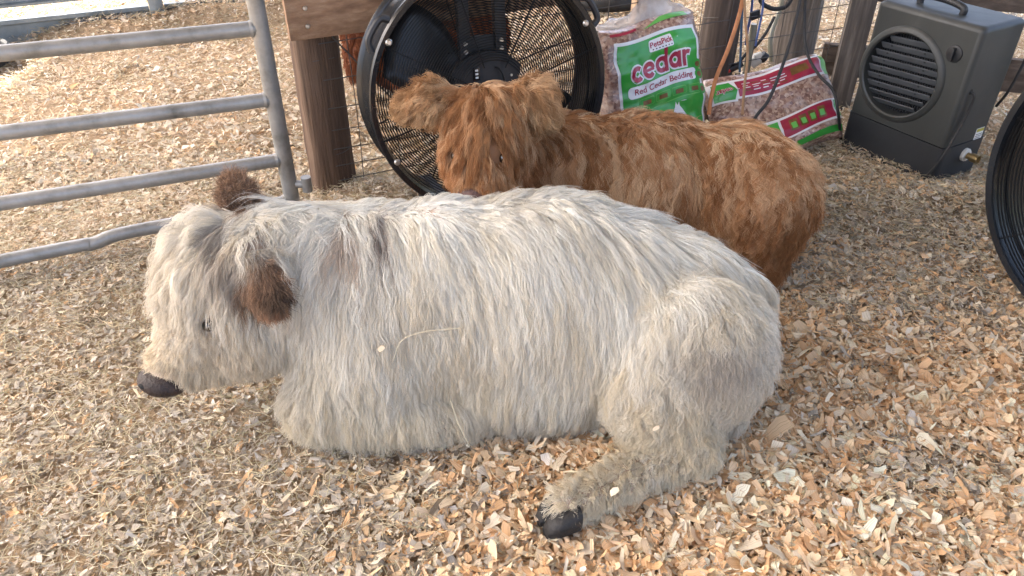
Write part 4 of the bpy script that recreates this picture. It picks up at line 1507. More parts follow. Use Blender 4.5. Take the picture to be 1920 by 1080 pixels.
for a in (148, 207, 30, -20):
    b = MB()
    b.lathe([(0, .008), (.007, .008), (.009, .002), (.012, 0)], 10, MF @ Matrix.Translation((FAN_R * .985 * math.cos(math.radians(a)), FAN_R * .985 * math.sin(math.radians(a)), FAN_D / 2 + .004)))
    PF(b, 'bolt', M_bolt)
fan2, MF2, PF2 = make_fan((1.905, 1.87, .47), (-.80, -.58, .10), .50, .24, 'second black drum fan, cut by the edge of the picture beside the cooler', .4, False, 46, .0026)
for sx_ in (-.2, .2):
    b = MB()
    b.box((sx_ - .03, -.52, -.13), (sx_ + .03, -.43, .13), axis_frame((1.905, 1.87, .47), (-.80, -.58, .0)), .006)
    PF2(b, 'foot', M_black_plastic)
for a in (168, 176):
    pass

# ------------------------------------------------------------------ evaporative cooler
CO = Vector((1.475, 3.195, .0))
CX = Vector((.205, -.352, 0)).normalized()
CW, CD, CH = .46, .265, .63
MC = frame(CO, CX)
cooler = empty('evaporative_cooler', CO)
tag(cooler, 'dark grey portable air cooler with round louvred front and carrying handle', 'air cooler')
PC = lambda mb, name, m, par=cooler: to_local(mb.build(name, m, par), cooler)
cx, cz, cr = .185, .375, .165
b = MB()
# front with a round opening
na = 64
z0, z1 = .16, CH
bevel = .022
outer, inner = [], []
for k in range(na):
    a = 2 * math.pi * (k + .5) / na
    dx, dz = math.cos(a), math.sin(a)
    tmax = min(((CW - bevel - cx) / dx) if dx > 1e-6 else 9, ((bevel - cx) / dx) if dx < -1e-6 else 9, ((z1 - bevel - cz) / dz) if dz > 1e-6 else 9, ((z0 - cz) / dz) if dz < -1e-6 else 9)
    outer.append((cx + dx * tmax, 0, cz + dz * tmax))
    inner.append((cx + dx * cr, 0, cz + dz * cr))
# snap the corners
for cxx, czz in ((bevel, z0), (CW - bevel, z0), (bevel, z1 - bevel), (CW - bevel, z1 - bevel)):
    j = min(range(na), key=lambda i: (outer[i][0] - cxx) ** 2 + (outer[i][2] - czz) ** 2)
    outer[j] = (cxx, 0, czz)
V = [MC @ Vector(p) for p in outer] + [MC @ Vector(p) for p in inner] + [MC @ Vector((p[0], .055, p[2])) for p in inner]
F = [(k, (k + 1) % na, na + (k + 1) % na, na + k) for k in range(na)] + [(na + k, na + (k + 1) % na, 2 * na + (k + 1) % na, 2 * na + k) for k in range(na)]
b.add(V, F, False)
# rounded shell: a swept U section of sides and top
def shell(b, zlo, zhi, x0, x1, d, bev, top=True, taper=.0):
    prof = []
    steps = 5
    def arc(cx_, cy_, a0, a1):
        return [(cx_ + bev * math.cos(t), cy_ + bev * math.sin(t)) for t in np.linspace(a0, a1, steps)]
    base = arc(x1 - bev, bev, -math.pi / 2, 0) + arc(x1 - bev, d - bev, 0, math.pi / 2) + arc(x0 + bev, d - bev, math.pi / 2, math.pi) + arc(x0 + bev, bev, math.pi, 1.5 * math.pi)
    k = len(base)
    levels = [(zlo, 0)] + [(zhi - bev + bev * math.sin(t), bev * (1 - math.cos(t))) for t in np.linspace(0, math.pi / 2, 5)] if top else [(zlo, 0), (zhi, 0)]
    V = []
    ccx, ccy = (x0 + x1) / 2, d / 2
    for (z, ins) in levels:
        for (x, y) in base:
            sx_ = 1 - 2 * ins / (x1 - x0)
            sy_ = 1 - 2 * ins / d
            V.append(MC @ Vector((ccx + (x - ccx) * sx_, ccy + (y - ccy) * sy_, z)))
    F = []
    for i in range(len(levels) - 1):
        for q in range(k):
            q2 = (q + 1) % k
            if (q == k - 1) and top and i == 0:
                continue                                   # the front is the pierced panel
            F.append((i * k + q, i * k + q2, (i + 1) * k + q2, (i + 1) * k + q))
    F.append(tuple((len(levels) - 1) * k + q for q in range(k)))
    b.add(V, F, True)
shell(b, .16, CH, 0, CW, CD, bevel)
PC(b, 'housing', M_cooler)
b = MB()
shell(b, -.03, .158, -.004, CW + .004, CD + .004, .024, False)
b.v = [tuple(np.array(q) - np.array(MC.to_3x3() @ Vector((0, .003, 0)))) for q in b.v]
PC(b, 'water_tank', M_cooler_dark)
b = MB()
Mring = MC @ Matrix.Translation((cx, 0, cz)) @ Matrix.Rotation(math.radians(90), 4, 'X')
b.lathe([(cr - .004, -.05), (cr - .002, .008), (cr + .004, .013), (cr + .014, .011), (cr + .024, .005), (cr + .028, -.002)], 64, Mring)
PC(b, 'vent_ring', M_cooler)
b = MB()
b.lathe([(0, -.052), (cr, -.052)], 48, Mring)
PC(b, 'vent_back', M_dark)
b = MB()
for xx in np.arange(-.15, .151, .0115):
    hh = math.sqrt(max(cr ** 2 - xx ** 2, 0)) - .003
    if hh > .01:
        b.box((cx + xx - .0018, .036, cz - hh), (cx + xx + .0018, .042, cz + hh), MC)
PC(b, 'grille', M_cooler_dark)
for k, zz in enumerate(np.linspace(.128, -.128, 9)):
    hh = math.sqrt(cr ** 2 - zz ** 2) - .008
    b = MB()
    tilt = math.radians(32 if k < 7 else 42)
    Ml = MC @ Matrix.Translation((cx, .016, cz + zz)) @ Matrix.Rotation(math.radians(-3.5), 4, 'Y') @ Matrix.Rotation(tilt, 4, 'X')
    b.box((-hh, -.0022, -.0145), (hh, .0022, .0145), Ml, .0015)
    lv = PC(b, 'louver', M_louver)
    if 0 < k < 8:
        for xx in (-hh * .62, hh * .55):
            b = MB()
            b.lathe([(0, .002), (.004, .002), (.005, 0)], 8, Ml @ Matrix.Translation((xx, -.0024, .006)) @ Matrix.Rotation(math.radians(90), 4, 'X'))
            PC(b, 'louver_pin', M_cooler_dark, lv)
b = MB()
Md = MC @ Matrix.Translation((.375, 0, .515)) @ Matrix.Rotation(math.radians(90), 4, 'X')
b.lathe([(0, .006), (.026, .006), (.031, .004), (.033, -.001)], 32, Md)
dial = PC(b, 'dial', M_black_plastic)
b = MB()
b.box((-.007, -.024, .006), (.007, .024, .022), Md, .003)
PC(b, 'dial_knob', M_black_plastic, dial)
b = MB()
b.tube([MC @ Vector(q) for q in bez([(.115, .10, CH - .004), (.118, .10, CH + .022), (.16, .098, CH + .034), (.24, .095, CH + .034), (.30, .093, CH + .022), (.303, .093, CH - .004)], 8)], .0135, 12)
PC(b, 'carry_handle', M_black_plastic)
# spigot and label on the right side
Ms = MC @ Matrix.Translation((CW + .004, .15, .105)) @ Matrix.Rotation(math.radians(90), 4, 'Y')
b = MB()
b.lathe([(0, .014), (.024, .014), (.027, .010), (.027, 0)], 24, Ms)
sp = PC(b, 'spigot', M_white_plastic)
b = MB()
b.lathe([(.010, .014), (.013, .014), (.013, .034), (.018, .034), (.018, .062), (.014, .062), (.013, .045), (0, .045)], 20, Ms)
PC(b, 'spigot_thread', M_brass, sp)
b = MB()
b.box((CW - .001, .185, .125), (CW + .001, .235, .205), MC)
lb = PC(b, 'warning_label', M_label)
b = MB()
b.box((CW + .0012, .187, .190), (CW + .0018, .233, .203), MC)
PC(b, 'label_heading', M_yellow, lb)
b = MB()
for k in range(7):
    b.box((CW + .0012, .189, .131 + k * .0078), (CW + .0018, .231 - .008 * (k % 3 == 1), .1335 + k * .0078), MC)
PC(b, 'label_lines', M_ink, lb)
b = MB()
b.lathe([(0, .001), (.008, .001), (.011, 0)], 16, MC @ Matrix.Translation((CW, .045, .385)) @ Matrix.Rotation(math.radians(90), 4, 'Y'))
PC(b, 'cord_hole', M_dark)
b = MB()
b.tube([MC @ Vector(q) for q in bez([(CW - .01, .045, .385), (CW + .014, .05, .375), (CW + .013, .055, .33), (CW + .012, .035, .25), (CW + .013, .0, .17), (CW - .0, -.012, .10), (CW - .03, -.018, .02), (CW - .04, -.02, -.02)], 8)], .0050, 8)
PC(b, 'power_cord', M_rubber)
b = MB()
b.tube([MC @ Vector(q) for q in bez([(CW + .010, CD - .04, .62), (CW + .03, CD - .01, .60), (CW + .035, CD + .01, .50), (CW + .02, CD + .01, .36), (CW - .02, CD + .04, .27)], 8)], .0055, 8)
PC(b, 'cord', M_rubber)

# ------------------------------------------------------------------ bags of bedding
def bag_surface(w, h, D, seed):
    def S(s, t, off=0.0, side=1):
        s = np.asarray(s, float)
        t = np.asarray(t, float)
        e = np.clip((1 - (2 * s - 1) ** 4) * (1 - (2 * t - 1) ** 6), 0, 1) ** .5
        wr = (vnoise(np.stack([s * 5, t * 9, np.full_like(s, seed)], -1).reshape(-1, 3), seed).reshape(s.shape) - .5) * .016
        wr = wr + (vnoise(np.stack([s * 14, t * 30, np.full_like(s, seed)], -1).reshape(-1, 3), seed + 3).reshape(s.shape) - .5) * .006
        ex = (vnoise(np.stack([np.zeros_like(s), t * 9, np.full_like(s, seed + .5)], -1).reshape(-1, 3), seed + 5).reshape(s.shape) - .5) * .02
        x = (s - .5) * w * (1 - .06 * (2 * t - 1) ** 4) + ex * (2 * s - 1)
        y = -side * (D * e + wr * (.3 + e)) - side * off
        z = t * h + .010 * np.sin(s * 7 + seed)
        return np.stack([x, y, z], -1)
    return S
def bag_patch(S, M, outline, off, mat_, name, root, parent, flat_n=14, side=1):
    """a flat print laid on the bag: outline in (s, t), filled with a grid clipped to it"""
    bm = bmesh.new()
    vs_ = [bm.verts.new((p[0], p[1], 0)) for p in outline]
    bm.faces.new(vs_)
    ss = [p[0] for p in outline]
    tt = [p[1] for p in outline]
    for k in range(1, int((max(ss) - min(ss)) / .025) + 1):
        bmesh.ops.bisect_plane(bm, geom=bm.verts[:] + bm.edges[:] + bm.faces[:], plane_co=(min(ss) + k * .025 + .0003, 0, 0), plane_no=(1, 0, 0))
    for k in range(1, int((max(tt) - min(tt)) / .025) + 1):
        bmesh.ops.bisect_plane(bm, geom=bm.verts[:] + bm.edges[:] + bm.faces[:], plane_co=(0, min(tt) + k * .025 + .0003, 0), plane_no=(0, 1, 0))
    bm.verts.index_update()
    st = np.array([v.co[:2] for v in bm.verts])
    Q = S(st[:, 0], st[:, 1], off, side)
    V = [M @ Vector(q) for q in Q]
    F = [[v.index for v in f.verts] for f in bm.faces]
    bm.free()
    b = MB()
    b.add(V, F, True)
    return to_local(b.build(name, mat_, parent), root)
def bag_text(S, M, txt, size, s0, t0, w, h, ang, off, mat_, name, root, parent, bold=0.0, xs=1.0, side=1, space=1.0):
    cu = bpy.data.curves.new('lettering', 'FONT')
    cu.body = txt
    cu.size = 1.0
    cu.offset = bold
    cu.align_x = 'CENTER'
    cu.align_y = 'CENTER'
    cu.space_character = space
    cu.resolution_u = 4
    tmp = bpy.data.objects.new('lettering', cu)
    COL.objects.link(tmp)
    dg = bpy.context.evaluated_depsgraph_get()
    me = bpy.data.meshes.new_from_object(tmp.evaluated_get(dg))
    bpy.data.objects.remove(tmp)
    bpy.data.curves.remove(cu)
    bm = bmesh.new()
    bm.from_mesh(me)
    bpy.data.meshes.remove(me)
    bmesh.ops.triangulate(bm, faces=bm.faces)
    for k in range(2):
        long_e = [e for e in bm.edges if e.calc_length() * size > .012]
        bmesh.ops.subdivide_edges(bm, edges=long_e, cuts=1)
    bmesh.ops.triangulate(bm, faces=bm.faces)
    bm.verts.index_update()
    xy = np.array([v.co[:2] for v in bm.verts]) * size
    xy[:, 0] *= xs
    c_, s_ = math.cos(ang), math.sin(ang)
    s = s0 + (xy[:, 0] * c_ - xy[:, 1] * s_) / w
    t = t0 + (xy[:, 0] * s_ + xy[:, 1] * c_) / h
    V = [M @ Vector(q) for q in S(s, t, off, side)]
    F = [[v.index for v in f.verts] for f in bm.faces]
    bm.free()
    b = MB()
    b.add(V, F, False)
    me = bpy.data.meshes.new(name)
    me.from_pydata(b.v, [], b.f)
    me.materials.append(mat_)
    return to_local(link(name, me, parent), root)
def make_bag(name, M, w, h, D, seed, label, loc):
    S = bag_surface(w, h, D, seed)
    root = empty(name, loc)
    tag(root, label, 'bedding bag')
    n = 40
    s, t = np.meshgrid(np.linspace(0, 1, n + 1), np.linspace(0, 1, n + 1))
    b = MB()
    for side in (1, -1):
        V = [M @ Vector(q) for q in S(s.ravel(), t.ravel(), 0, side)]
        i = (np.arange(n)[:, None] * (n + 1) + np.arange(n)[None]).ravel()
        b.add(V, np.stack([i, i + 1, i + n + 2, i + n + 1], -1), True)
    bm = bmesh.new()
    me = bpy.data.meshes.new('sack')
    me.from_pydata(b.v, [], b.f)
    bm.from_mesh(me)
    bmesh.ops.remove_doubles(bm, verts=bm.verts, dist=.004)
    bmesh.ops.recalc_face_normals(bm, faces=bm.faces)
    bm.to_mesh(me)
    bm.free()
    me.polygons.foreach_set('use_smooth', [True] * len(me.polygons))
    me.materials.append(M_bag)
    sack = to_local(link('sack', me, root), root)
    return root, sack, S
def rrect(a, b_, c, d, r=.03, n=5, ang=0.0, asp=1.0):
    pts = []
    for (cx_, cy_, a0) in ((c - r, d - r * asp, 0), (a + r, d - r * asp, 90), (a + r, b_ + r * asp, 180), (c - r, b_ + r * asp, 270)):
        for q in np.linspace(a0, a0 + 90, n):
            pts.append((cx_ + r * math.cos(math.radians(q)), cy_ + r * asp * math.sin(math.radians(q))))
    if ang:
        mx_, my_ = (a + c) / 2, (b_ + d) / 2
        pts = [(mx_ + (x - mx_) * math.cos(ang) - (y - my_) * math.sin(ang), my_ + (x - mx_) * math.sin(ang) + (y - my_) * math.cos(ang)) for x, y in pts]
    return pts

# upright bag leaning back on the fence
B1 = Vector((.632, 3.09, .045))
bw, bh = .47, .52
M1 = frame(B1, (.93, .30, 0)) @ Matrix.Rotation(math.radians(-14), 4, 'X') @ Matrix.Rotation(math.radians(-6), 4, 'Y')
bag1, sack1, S1 = make_bag('bedding_bag', M1, bw, bh, .075, 3, 'upright green and clear plastic bag of cedar bedding leaning on the fence', B1)
G = math.radians(1.5)
def skew(pts, k=.0):
    return [(x, y + k * (x - .5)) for x, y in pts]
bag_patch(S1, M1, skew([(.135, .055), (.955, .055), (.925, .905), (.115, .905)]), .0015, M_film_white, 'print_border', bag1, sack1)
pg = bag_patch(S1, M1, skew([(.160, .02), (.930, .02), (.900, .880), (.140, .880)]), .0030, M_green, 'print_panel', bag1, sack1)
bag_patch(S1, M1, skew(rrect(.44, .775, .66, .862, .012)), .0045, M_film_white, 'print_plate', bag1, sack1)
bag_text(S1, M1, 'PetsPick', .029, .55, .825, bw, bh, G, .0060, M_film_red, 'print_lettering', bag1, sack1, .02)
for k in range(7):
    x = .465 + k * .028
    bag_patch(S1, M1, skew(rrect(x, .785, x + .012, .794, .003)), .0058, M_ink, 'print_mark', bag1, sack1)
def heavy_word(S, M, word, x0, y0, xh, w, h, ang, off, mat_, name, root, parent, stroke, ysc=1.2):
    """rounded heavy lettering swept from broad strokes"""
    def arc(cx_, a0, a1, n=22):
        return [(cx_ + .36 * math.cos(math.radians(q)), .5 + .36 * math.sin(math.radians(q))) for q in np.linspace(a0, a1, n)]
    L_ = {'c': ([(arc(.5, 42, 318), 1.0)], 1.0), 'e': ([(arc(.5, 4, 318), 1.0), ([(.16, .5), (.5, .5), (.92, .5)], .62)], 1.08),
          'd': ([(arc(.5, 0, 360, 28), 1.0), ([(.86, 0), (.86, .7), (.86, 1.45)], 1.0)], 1.12), 'a': ([(arc(.5, 0, 360, 28), 1.0), ([(.86, 0), (.86, .5), (.86, 1.0)], 1.0)], 1.12),
          'r': ([([(.14, 0), (.14, .5), (.14, 1.0)], 1.0), (arc(.5, 170, 62, 10), .9)], .9)}
    b = MB()
    pen = 0.0
    lay = 0
    c_, s_ = math.cos(ang), math.sin(ang)
    for ch in word:
        for (pts, wf) in L_[ch][0]:
            P = np.array(pts, float)
            T = np.gradient(P, axis=0)
            T /= np.linalg.norm(T, axis=1)[:, None]
            grow = max(stroke - .28, 0) / 2
            P[0] -= T[0] * grow
            P[-1] += T[-1] * grow
            Nn = np.stack([-T[:, 1], T[:, 0]], -1)
            hw = (.28 * wf) / 2 + grow
            E = np.stack([P - Nn * hw, P + Nn * hw], 1).reshape(-1, 2)
            X, Y = (E[:, 0] + pen) * xh, E[:, 1] * xh * ysc
            ss = x0 + (X * c_ - Y * s_) / w
            tt = y0 + (X * s_ + Y * c_) / h
            V = [M @ Vector(q) for q in S(ss, tt, off + lay * .00012)]
            b.add(V, [(2 * i, 2 * i + 1, 2 * i + 3, 2 * i + 2) for i in range(len(P) - 1)])
            lay += 1
        pen += L_[ch][1]
    return to_local(b.build(name, mat_, parent), root)
heavy_word(S1, M1, 'cedar', .245, .585, .0545, bw, bh, G, .0042, M_film_white, 'print_lettering', bag1, sack1, .48)
heavy_word(S1, M1, 'cedar', .245, .585, .0545, bw, bh, G, .0068, M_film_red, 'print_lettering', bag1, sack1, .28)
bag_patch(S1, M1, skew(rrect(.20, .475, .88, .565, .035, 6), .03), .0046, M_film_white, 'print_plate', bag1, sack1)
bag_text(S1, M1, 'Red Cedar Bedding', .0345, .545, .520, bw, bh, G, .0062, M_film_red, 'print_lettering', bag1, sack1, .012)
for k in range(4):
    x = .30 + k * .155
    bag_patch(S1, M1, skew(rrect(x, .385, x + .135, .45, .01)), .0043, M_green2, 'print_box', bag1, sack1)
    bag_patch(S1, M1, skew(rrect(x + .004, .390, x + .131, .445, .01)), .0056, M_green, 'print_box', bag1, sack1)
    bag_patch(S1, M1, skew(rrect(x + .03, .396, x + .105, .43, .004)), .0068, M_film_brown, 'print_mark', bag1, sack1)
for x, y in ((.90, .60), (.915, .52), (.92, .40)):
    bag_patch(S1, M1, skew([(x + .05 * math.cos(a), y + .042 * math.sin(a)) for a in np.linspace(0, 2 * math.pi, 15)[:-1]]), .0050, M_green, 'print_leaf', bag1, sack1)
    bag_patch(S1, M1, skew([(x + .004 + .028 * math.cos(a), y + .022 * math.sin(a)) for a in np.linspace(0, 2 * math.pi, 11)[:-1]]), .0064, M_film_brown, 'print_leaf', bag1, sack1)
bag_patch(S1, M1, skew([(.20, .335), (.90, .365), (.90, .372), (.20, .342)], .02), .0044, M_green2, 'print_line', bag1, sack1)
horse = [(x, y + .13) for x, y in ((.56, .0), (.575, .07), (.60, .13), (.625, .165), (.633, .205), (.65, .172), (.663, .20), (.672, .165), (.70, .13), (.735, .085), (.76, .0))]
bag_patch(S1, M1, skew(horse), .0046, M_film_white, 'print_horse_head', bag1, sack1)
# folded, crinkled top
def crinkle(M, w, z0, hh, seed, name, root, parent, bend=.06, n=30, m=8, shape=None):
    s, t = np.meshgrid(np.linspace(0, 1, n + 1), np.linspace(0, 1, m + 1))
    rr = vnoise(np.stack([s * 16, t * 4, np.full_like(s, seed)], -1).reshape(-1, 3), seed).reshape(s.shape) - .5
    rr2 = vnoise(np.stack([s * 40, t * 12, np.full_like(s, seed)], -1).reshape(-1, 3), seed + 1).reshape(s.shape) - .5
    top = hh * (shape(s) if shape else 1)
    V = np.stack([(s - .5) * w * (1 - .15 * t), bend * t ** 1.3 + .03 * rr * t + .008 * rr2, z0 + top * t + .02 * rr * t], -1).reshape(-1, 3)
    i = (np.arange(m)[:, None] * (n + 1) + np.arange(n)[None]).ravel()
    b = MB()
    b.add([M @ Vector(q) for q in V], np.stack([i, i + 1, i + n + 2, i + n + 1], -1), True)
    o = to_local(b.build(name, M_clear, parent), root)
    sd_ = o.modifiers.new('thick', 'SOLIDIFY')
    sd_.thickness = .002
    return o
crinkle(M1, bw * .97, bh - .012, .10, 41, 'top_flap', bag1, sack1, .05, shape=lambda s: .35 + 1.0 * np.exp(-((s - .66) / .20) ** 2))
bag_patch(S1, M1, skew([(.42, .955), (.90, .965), (.90, .99), (.62, .99)], .04), .004, M_green2, 'print_strip', bag1, sack1)
bag_patch(S1, M1, skew([(.10, .965), (.36, .97), (.36, .985), (.10, .985)], .04), .004, M_film_red, 'print_strip', bag1, sack1)

# second bag lying on its side
B2 = Vector((1.20, 3.09, .005))
M2 = frame(B2, (.95, .20, .16), (-.20, .50, .56))
w2, h2 = .57, .40
bag2, sack2, S2 = make_bag('bedding_bag', M2, w2, h2, .08, 8, 'clear plastic bag of bedding with red stripes lying on its side by the cooler', (B2[0], B2[1], 0))
bag_patch(S2, M2, [(.02, .66), (.93, .70), (.93, .93), (.02, .89)], .0015, M_film_white, 'print_border', bag2, sack2)
bag_patch(S2, M2, [(.22, .69), (.915, .725), (.915, .905), (.22, .87)], .0030, M_film_red, 'print_stripe', bag2, sack2)
bag_patch(S2, M2, [(.02, .655), (.20, .645), (.235, .76), (.20, .89), (.03, .89)], .0024, M_film_white, 'print_border', bag2, sack2)
bag_patch(S2, M2, [(.04, .675), (.185, .665), (.215, .76), (.18, .872), (.05, .872)], .0040, M_green, 'print_panel', bag2, sack2)
bag_text(S2, M2, 'cedar', .030, .125, .775, w2, h2, math.radians(180 + 4), .0055, M_film_white, 'print_lettering', bag2, sack2, .06)
bag_text(S2, M2, 'cedar', .030, .125, .775, w2, h2, math.radians(180 + 4), .0068, M_film_red, 'print_lettering', bag2, sack2, .02)
for row in range(4):
    for k in range(5):
        x = .26 + k * .075
        bag_patch(S2, M2, [(x, .735 + row * .028), (x + .062 - .01 * ((k + row) % 3), .737 + row * .028), (x + .062 - .01 * ((k + row) % 3), .746 + row * .028), (x, .744 + row * .028)], .0042, M_film_white if (k + row) % 4 else M_film_brown, 'print_mark', bag2, sack2)
bag_patch(S2, M2, [(.66, .775), (.80, .783), (.80, .865), (.66, .857)], .0044, M_film_brown, 'print_mark', bag2, sack2)
bag_patch(S2, M2, [(.26, .10), (.99, .20), (.99, .43), (.26, .35)], .0015, M_film_white, 'print_border', bag2, sack2)
bag_patch(S2, M2, [(.46, .145), (.92, .215), (.92, .405), (.46, .345)], .0030, M_film_red, 'print_stripe', bag2, sack2)
bag_patch(S2, M2, [(.29, .12), (.44, .14), (.44, .34), (.29, .32)], .0030, M_green, 'print_panel', bag2, sack2)
bag_patch(S2, M2, [(.935, .22), (.99, .225), (.99, .41), (.935, .405)], .0030, M_green, 'print_panel', bag2, sack2)
for k in range(4):
    x = .52 + k * .085
    y = .20 + k * .012
    bag_patch(S2, M2, rrect(x, y, x + .065, y + .12, .006), .0044, M_film_brown, 'print_box', bag2, sack2)
    bag_patch(S2, M2, rrect(x + .012, y + .02, x + .053, y + .085, .006), .0056, M_green2, 'print_mark', bag2, sack2)
bag_patch(S2, M2, [(.93, .70), (.99, .71), (.99, .93), (.93, .92)], .0026, M_green2, 'print_panel', bag2, sack2)

bag_patch(S2, M2, [(.55, .03), (.97, .06), (.97, .13), (.55, .08)], .0030, M_green, 'print_panel', bag2, sack2)

# ------------------------------------------------------------------ cords, strap, hose and small things by the posts
def cord(name, pts, rad, m, label, cat='cord', flat=None, n=8):
    b = MB()
    b.tube(bez(pts, 10), rad, n, flat=flat)
    o = b.build(name, m)
    tag(o, label, cat)
    return o
cord('orange_cord', [A(1402, -60, 3.30), A(1388, 20, 3.27), A(1366, 90, 3.22), A(1345, 140, 3.17), A(1334, 180, 3.12), A(1329, 215, 3.08)], .0085, M_orange, 'flat orange cord hanging in front of the dark post, slanting down to the left', 'cord', .5)
cord('tan_cord', [A(1394, -60, 3.30), A(1397, 30, 3.26), A(1402, 100, 3.18), A(1396, 160, 3.10), A(1392, 215, 3.02)], .0075, M_tan_cord, 'tan cord hanging straight down over the lying bag', 'cord', .5)
cord('blue_cord', [A(1393, -20, 3.42), A(1390, 60, 3.42), A(1387, 135, 3.42)], .0055, M_blue_dark, 'thin dark blue cord hanging just behind the tan cord', 'cord')
cord('black_cable', [A(1504, -60, 3.2), A(1500, 0, 3.18), A(1478, 90, 3.08), A(1445, 180, 2.96), A(1420, 215, 2.9), A(1405, 240, 2.86)], .0065, M_rubber, 'thin black cable running down across the lying bag to the ginger calf', 'cable')
cord('black_cable', [A(1516, -60, 3.34), A(1508, 30, 3.32), A(1512, 95, 3.26), A(1535, 140, 3.16), A(1562, 170, 3.08), A(1572, 215, 3.04), A(1578, 265, gnd(1578, 265)[1]), A(1598, 288, gnd(1600, 288)[1]) + (0, 0, .01), A(1640, 306, gnd(1640, 306)[1]) + (0, 0, .014), A(1700, 330, gnd(1700, 330)[1] - .02) + (0, 0, .02)], .0065, M_rubber, 'black cable looping past the right end of the lying bag to the cooler foot', 'cable')
cord('black_cable', [A(1415, -60, 3.6), A(1425, -2, 3.6), A(1442, 14, 3.6), A(1462, 16, 3.6), A(1480, 5, 3.6), A(1495, -40, 3.6)], .010, M_rubber, 'thick black cable sagging in a loop in front of the old grey post', 'cable')
cord('black_cable', [A(1452, 32, 3.7), A(1436, 62, 3.65), A(1418, 85, 3.62), A(1398, 102, 3.6), A(1384, 120, 3.6)], .0075, M_rubber, 'black cable slanting from the clear hose down to the blue strap', 'cable')
gp = lambda u, v: gnd(u, v) + np.array((0, 0, .012))
cord('ground_cable', [gp(1782, 385), gp(1805, 392), gp(1830, 402), gp(1860, 415)], .0065, M_rubber, 'short black cable on the shavings between the cooler and the second fan', 'cable')
cord('clear_hose', [A(1475, -60, 3.75), A(1464, 10, 3.75), A(1450, 50, 3.72), A(1444, 80, 3.7), A(1446, 115, 3.7)], .012, M_hose, 'clear plastic hose hanging down the left edge of the old grey post', 'hose')
b = MB()
b.tube(bez([A(1413, -50, 3.55), A(1409, 20, 3.55), A(1402, 55, 3.55), A(1398, 84, 3.55)], 8), .013, 8, flat=.35)
st = b.build('halter_strap', M_blue)
b = MB()
b.tube(bez([A(1433, -50, 3.57), A(1430, 15, 3.57), A(1424, 48, 3.56), A(1416, 86, 3.55)], 8), .011, 8, flat=.35)
o = b.build('strap_tail', M_blue, st)
b = MB()
b.box((-.022, -.008, -.018), (.022, .008, .018), frame(A(1416, 28, 3.53), (1, .2, .3)), .003)
b.build('buckle', M_black_plastic, st)
tag(st, 'blue webbing halter strap with black buckle hanging on the wire', 'strap')
b = MB()
b.tube(bez([A(1414, 45, 3.6), A(1410, 75, 3.6), A(1404, 105, 3.6), A(1398, 140, 3.6)], 6), .016, 12)
tag(b.build('plastic_tube', M_hose), 'cloudy plastic tube hanging below the blue strap', 'tube')
b = MB()
b.tube([A(1408, 122, 3.62), A(1420, 110, 3.62)], [.022, .030], 12)
b.tube([A(1420, 110, 3.62), A(1430, 101, 3.62)], [.030, .016], 12)
noz = b.build('hose_nozzle', M_white_plastic)
b = MB()
b.tube([A(1427, 104, 3.615), A(1435, 110, 3.615)], [.024, .024], 12)
b.build('cap', M_black_plastic, noz)
tag(noz, 'white hose nozzle with a black cap lying behind the lying bag', 'nozzle')
b = MB()
b.tube(bez([A(1392, 118, 3.5), A(1378, 126, 3.5), A(1366, 131, 3.5)], 5), .016, 10)
tl = b.build('hand_tool', M_black_plastic)
b = MB()
b.tube(bez([A(1368, 130, 3.495), A(1360, 136, 3.495), A(1353, 146, 3.495)], 5), [.015] * 9 + [.008] if False else .013, 10)
b.build('grip', M_red, tl)
b = MB()
for k in range(6):
    b.tube([A(1358 + k * 7, 143 - k * 1.5, 3.5), A(1361 + k * 7, 152 - k * 1.2, 3.5)], .004, 6)
b.build('tine', M_wire, tl)
tag(tl, 'black hand tool with a red grip hooked on the wire beside the dark post', 'tool')
# short steel stub at the right edge
p = gnd(1925, 783)
b = MB()
b.tube([(p[0], p[1], -.02), (p[0] + .0, p[1], .5)], .019, 14)
tag(b.build('steel_stub', M_galv), 'grey steel tube standing in the shavings, cut by the picture edge below the second fan', 'tube')

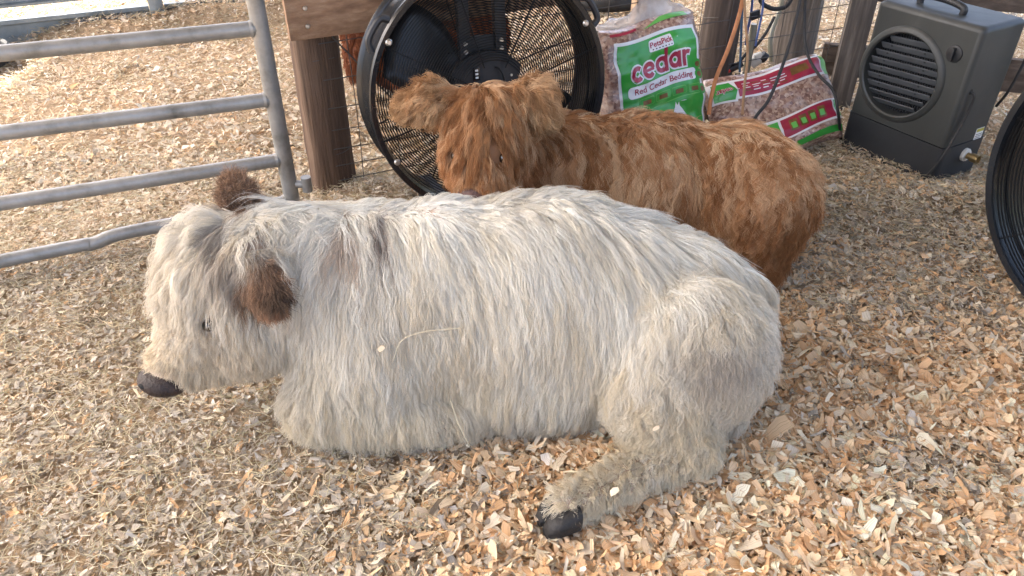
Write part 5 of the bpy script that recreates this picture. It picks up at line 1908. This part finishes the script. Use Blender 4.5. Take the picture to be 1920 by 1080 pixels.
# ------------------------------------------------------------------ bits lying on the calves
M_chipbit = mat('pale_chip', (.78, .64, .44), .8)
M_strawbit = mat('dry_straw', (.55, .48, .33), .7)
def lay_on(body, p, out):
    q = on_skin(body, p)
    return q + body.grad(np.array([q]))[0] * out
def chip_on(body, p, out, sz, seed, label):
    rr = np.random.default_rng(seed)
    q = lay_on(body, p, out)
    nz = body.grad(np.array([q]))[0]
    M = axis_frame(q, nz + rr.normal(0, .25, 3)) @ Matrix.Rotation(rr.uniform(0, 6), 4, 'Z')
    pts = [(-1, -.5), (-.2, -.7), (.9, -.55), (1.1, .2), (.4, .7), (-.7, .55)]
    V = [M @ Vector((x * sz + rr.normal(0, .1 * sz), y * sz, z + .2 * sz * x * x)) for z in (0, .0012) for x, y in pts]
    F = [tuple(range(6))[::-1], tuple(range(6, 12))] + [(i, (i + 1) % 6, 6 + (i + 1) % 6, 6 + i) for i in range(6)]
    b = MB()
    b.add(V, F)
    tag(b.build('wood_chip', M_chipbit), label, 'wood chip')
chip_on(wb, (-.660, 1.38, .378), .026, .010, 1, 'small pale wood chip stuck on the cheek of the cream calf below its eye')
chip_on(wb, (-.30, 1.36, .33), .034, .009, 2, 'small tan wood chip caught in the flank hair of the cream calf behind its shoulder')
chip_on(wb, (.33, 1.27, .19), .036, .009, 3, 'pale wood chip caught in the hair of the hind thigh of the cream calf')
chip_on(wb, (.22, 1.17, .07), .024, .011, 4, 'pale wood chip resting on the shaggy pastern above the front hoof')
def straw_on(pts, out, rad, label):
    b = MB()
    b.tube(bez([lay_on(wb, p, o) for p, o in zip(pts, out)], 6), rad, 6)
    tag(b.build('straw', M_strawbit), label, 'straw')
straw_on([(-.27, 1.34, .30), (-.25, 1.34, .35), (-.20, 1.34, .375), (-.12, 1.34, .385)], [.034, .040, .042, .046], .0009, 'curved yellow straw lying across the middle of the flank of the cream calf')
straw_on([(-.12, 1.35, .05), (-.135, 1.35, .10), (-.15, 1.35, .17)], [.05, .045, .045], .0011, 'straight yellow straw standing against the lower belly of the cream calf')

# ------------------------------------------------------------------ groups of like things
GROUPS = {'cream_calf': 'calves lying on the bedding', 'ginger_calf': 'calves lying on the bedding', 'drum_fan': 'black drum fans',
          'bedding_bag': 'bags of cedar bedding by the fence', 'black_cable': 'black cables by the fence', 'wood_chip': 'wood chips caught in the cream coat',
          'straw': 'straws on the cream calf'}
for o in list(SC.objects):
    k = o.name.split('.')[0]
    if o.parent is None and k in GROUPS:
        o['group'] = GROUPS[k]
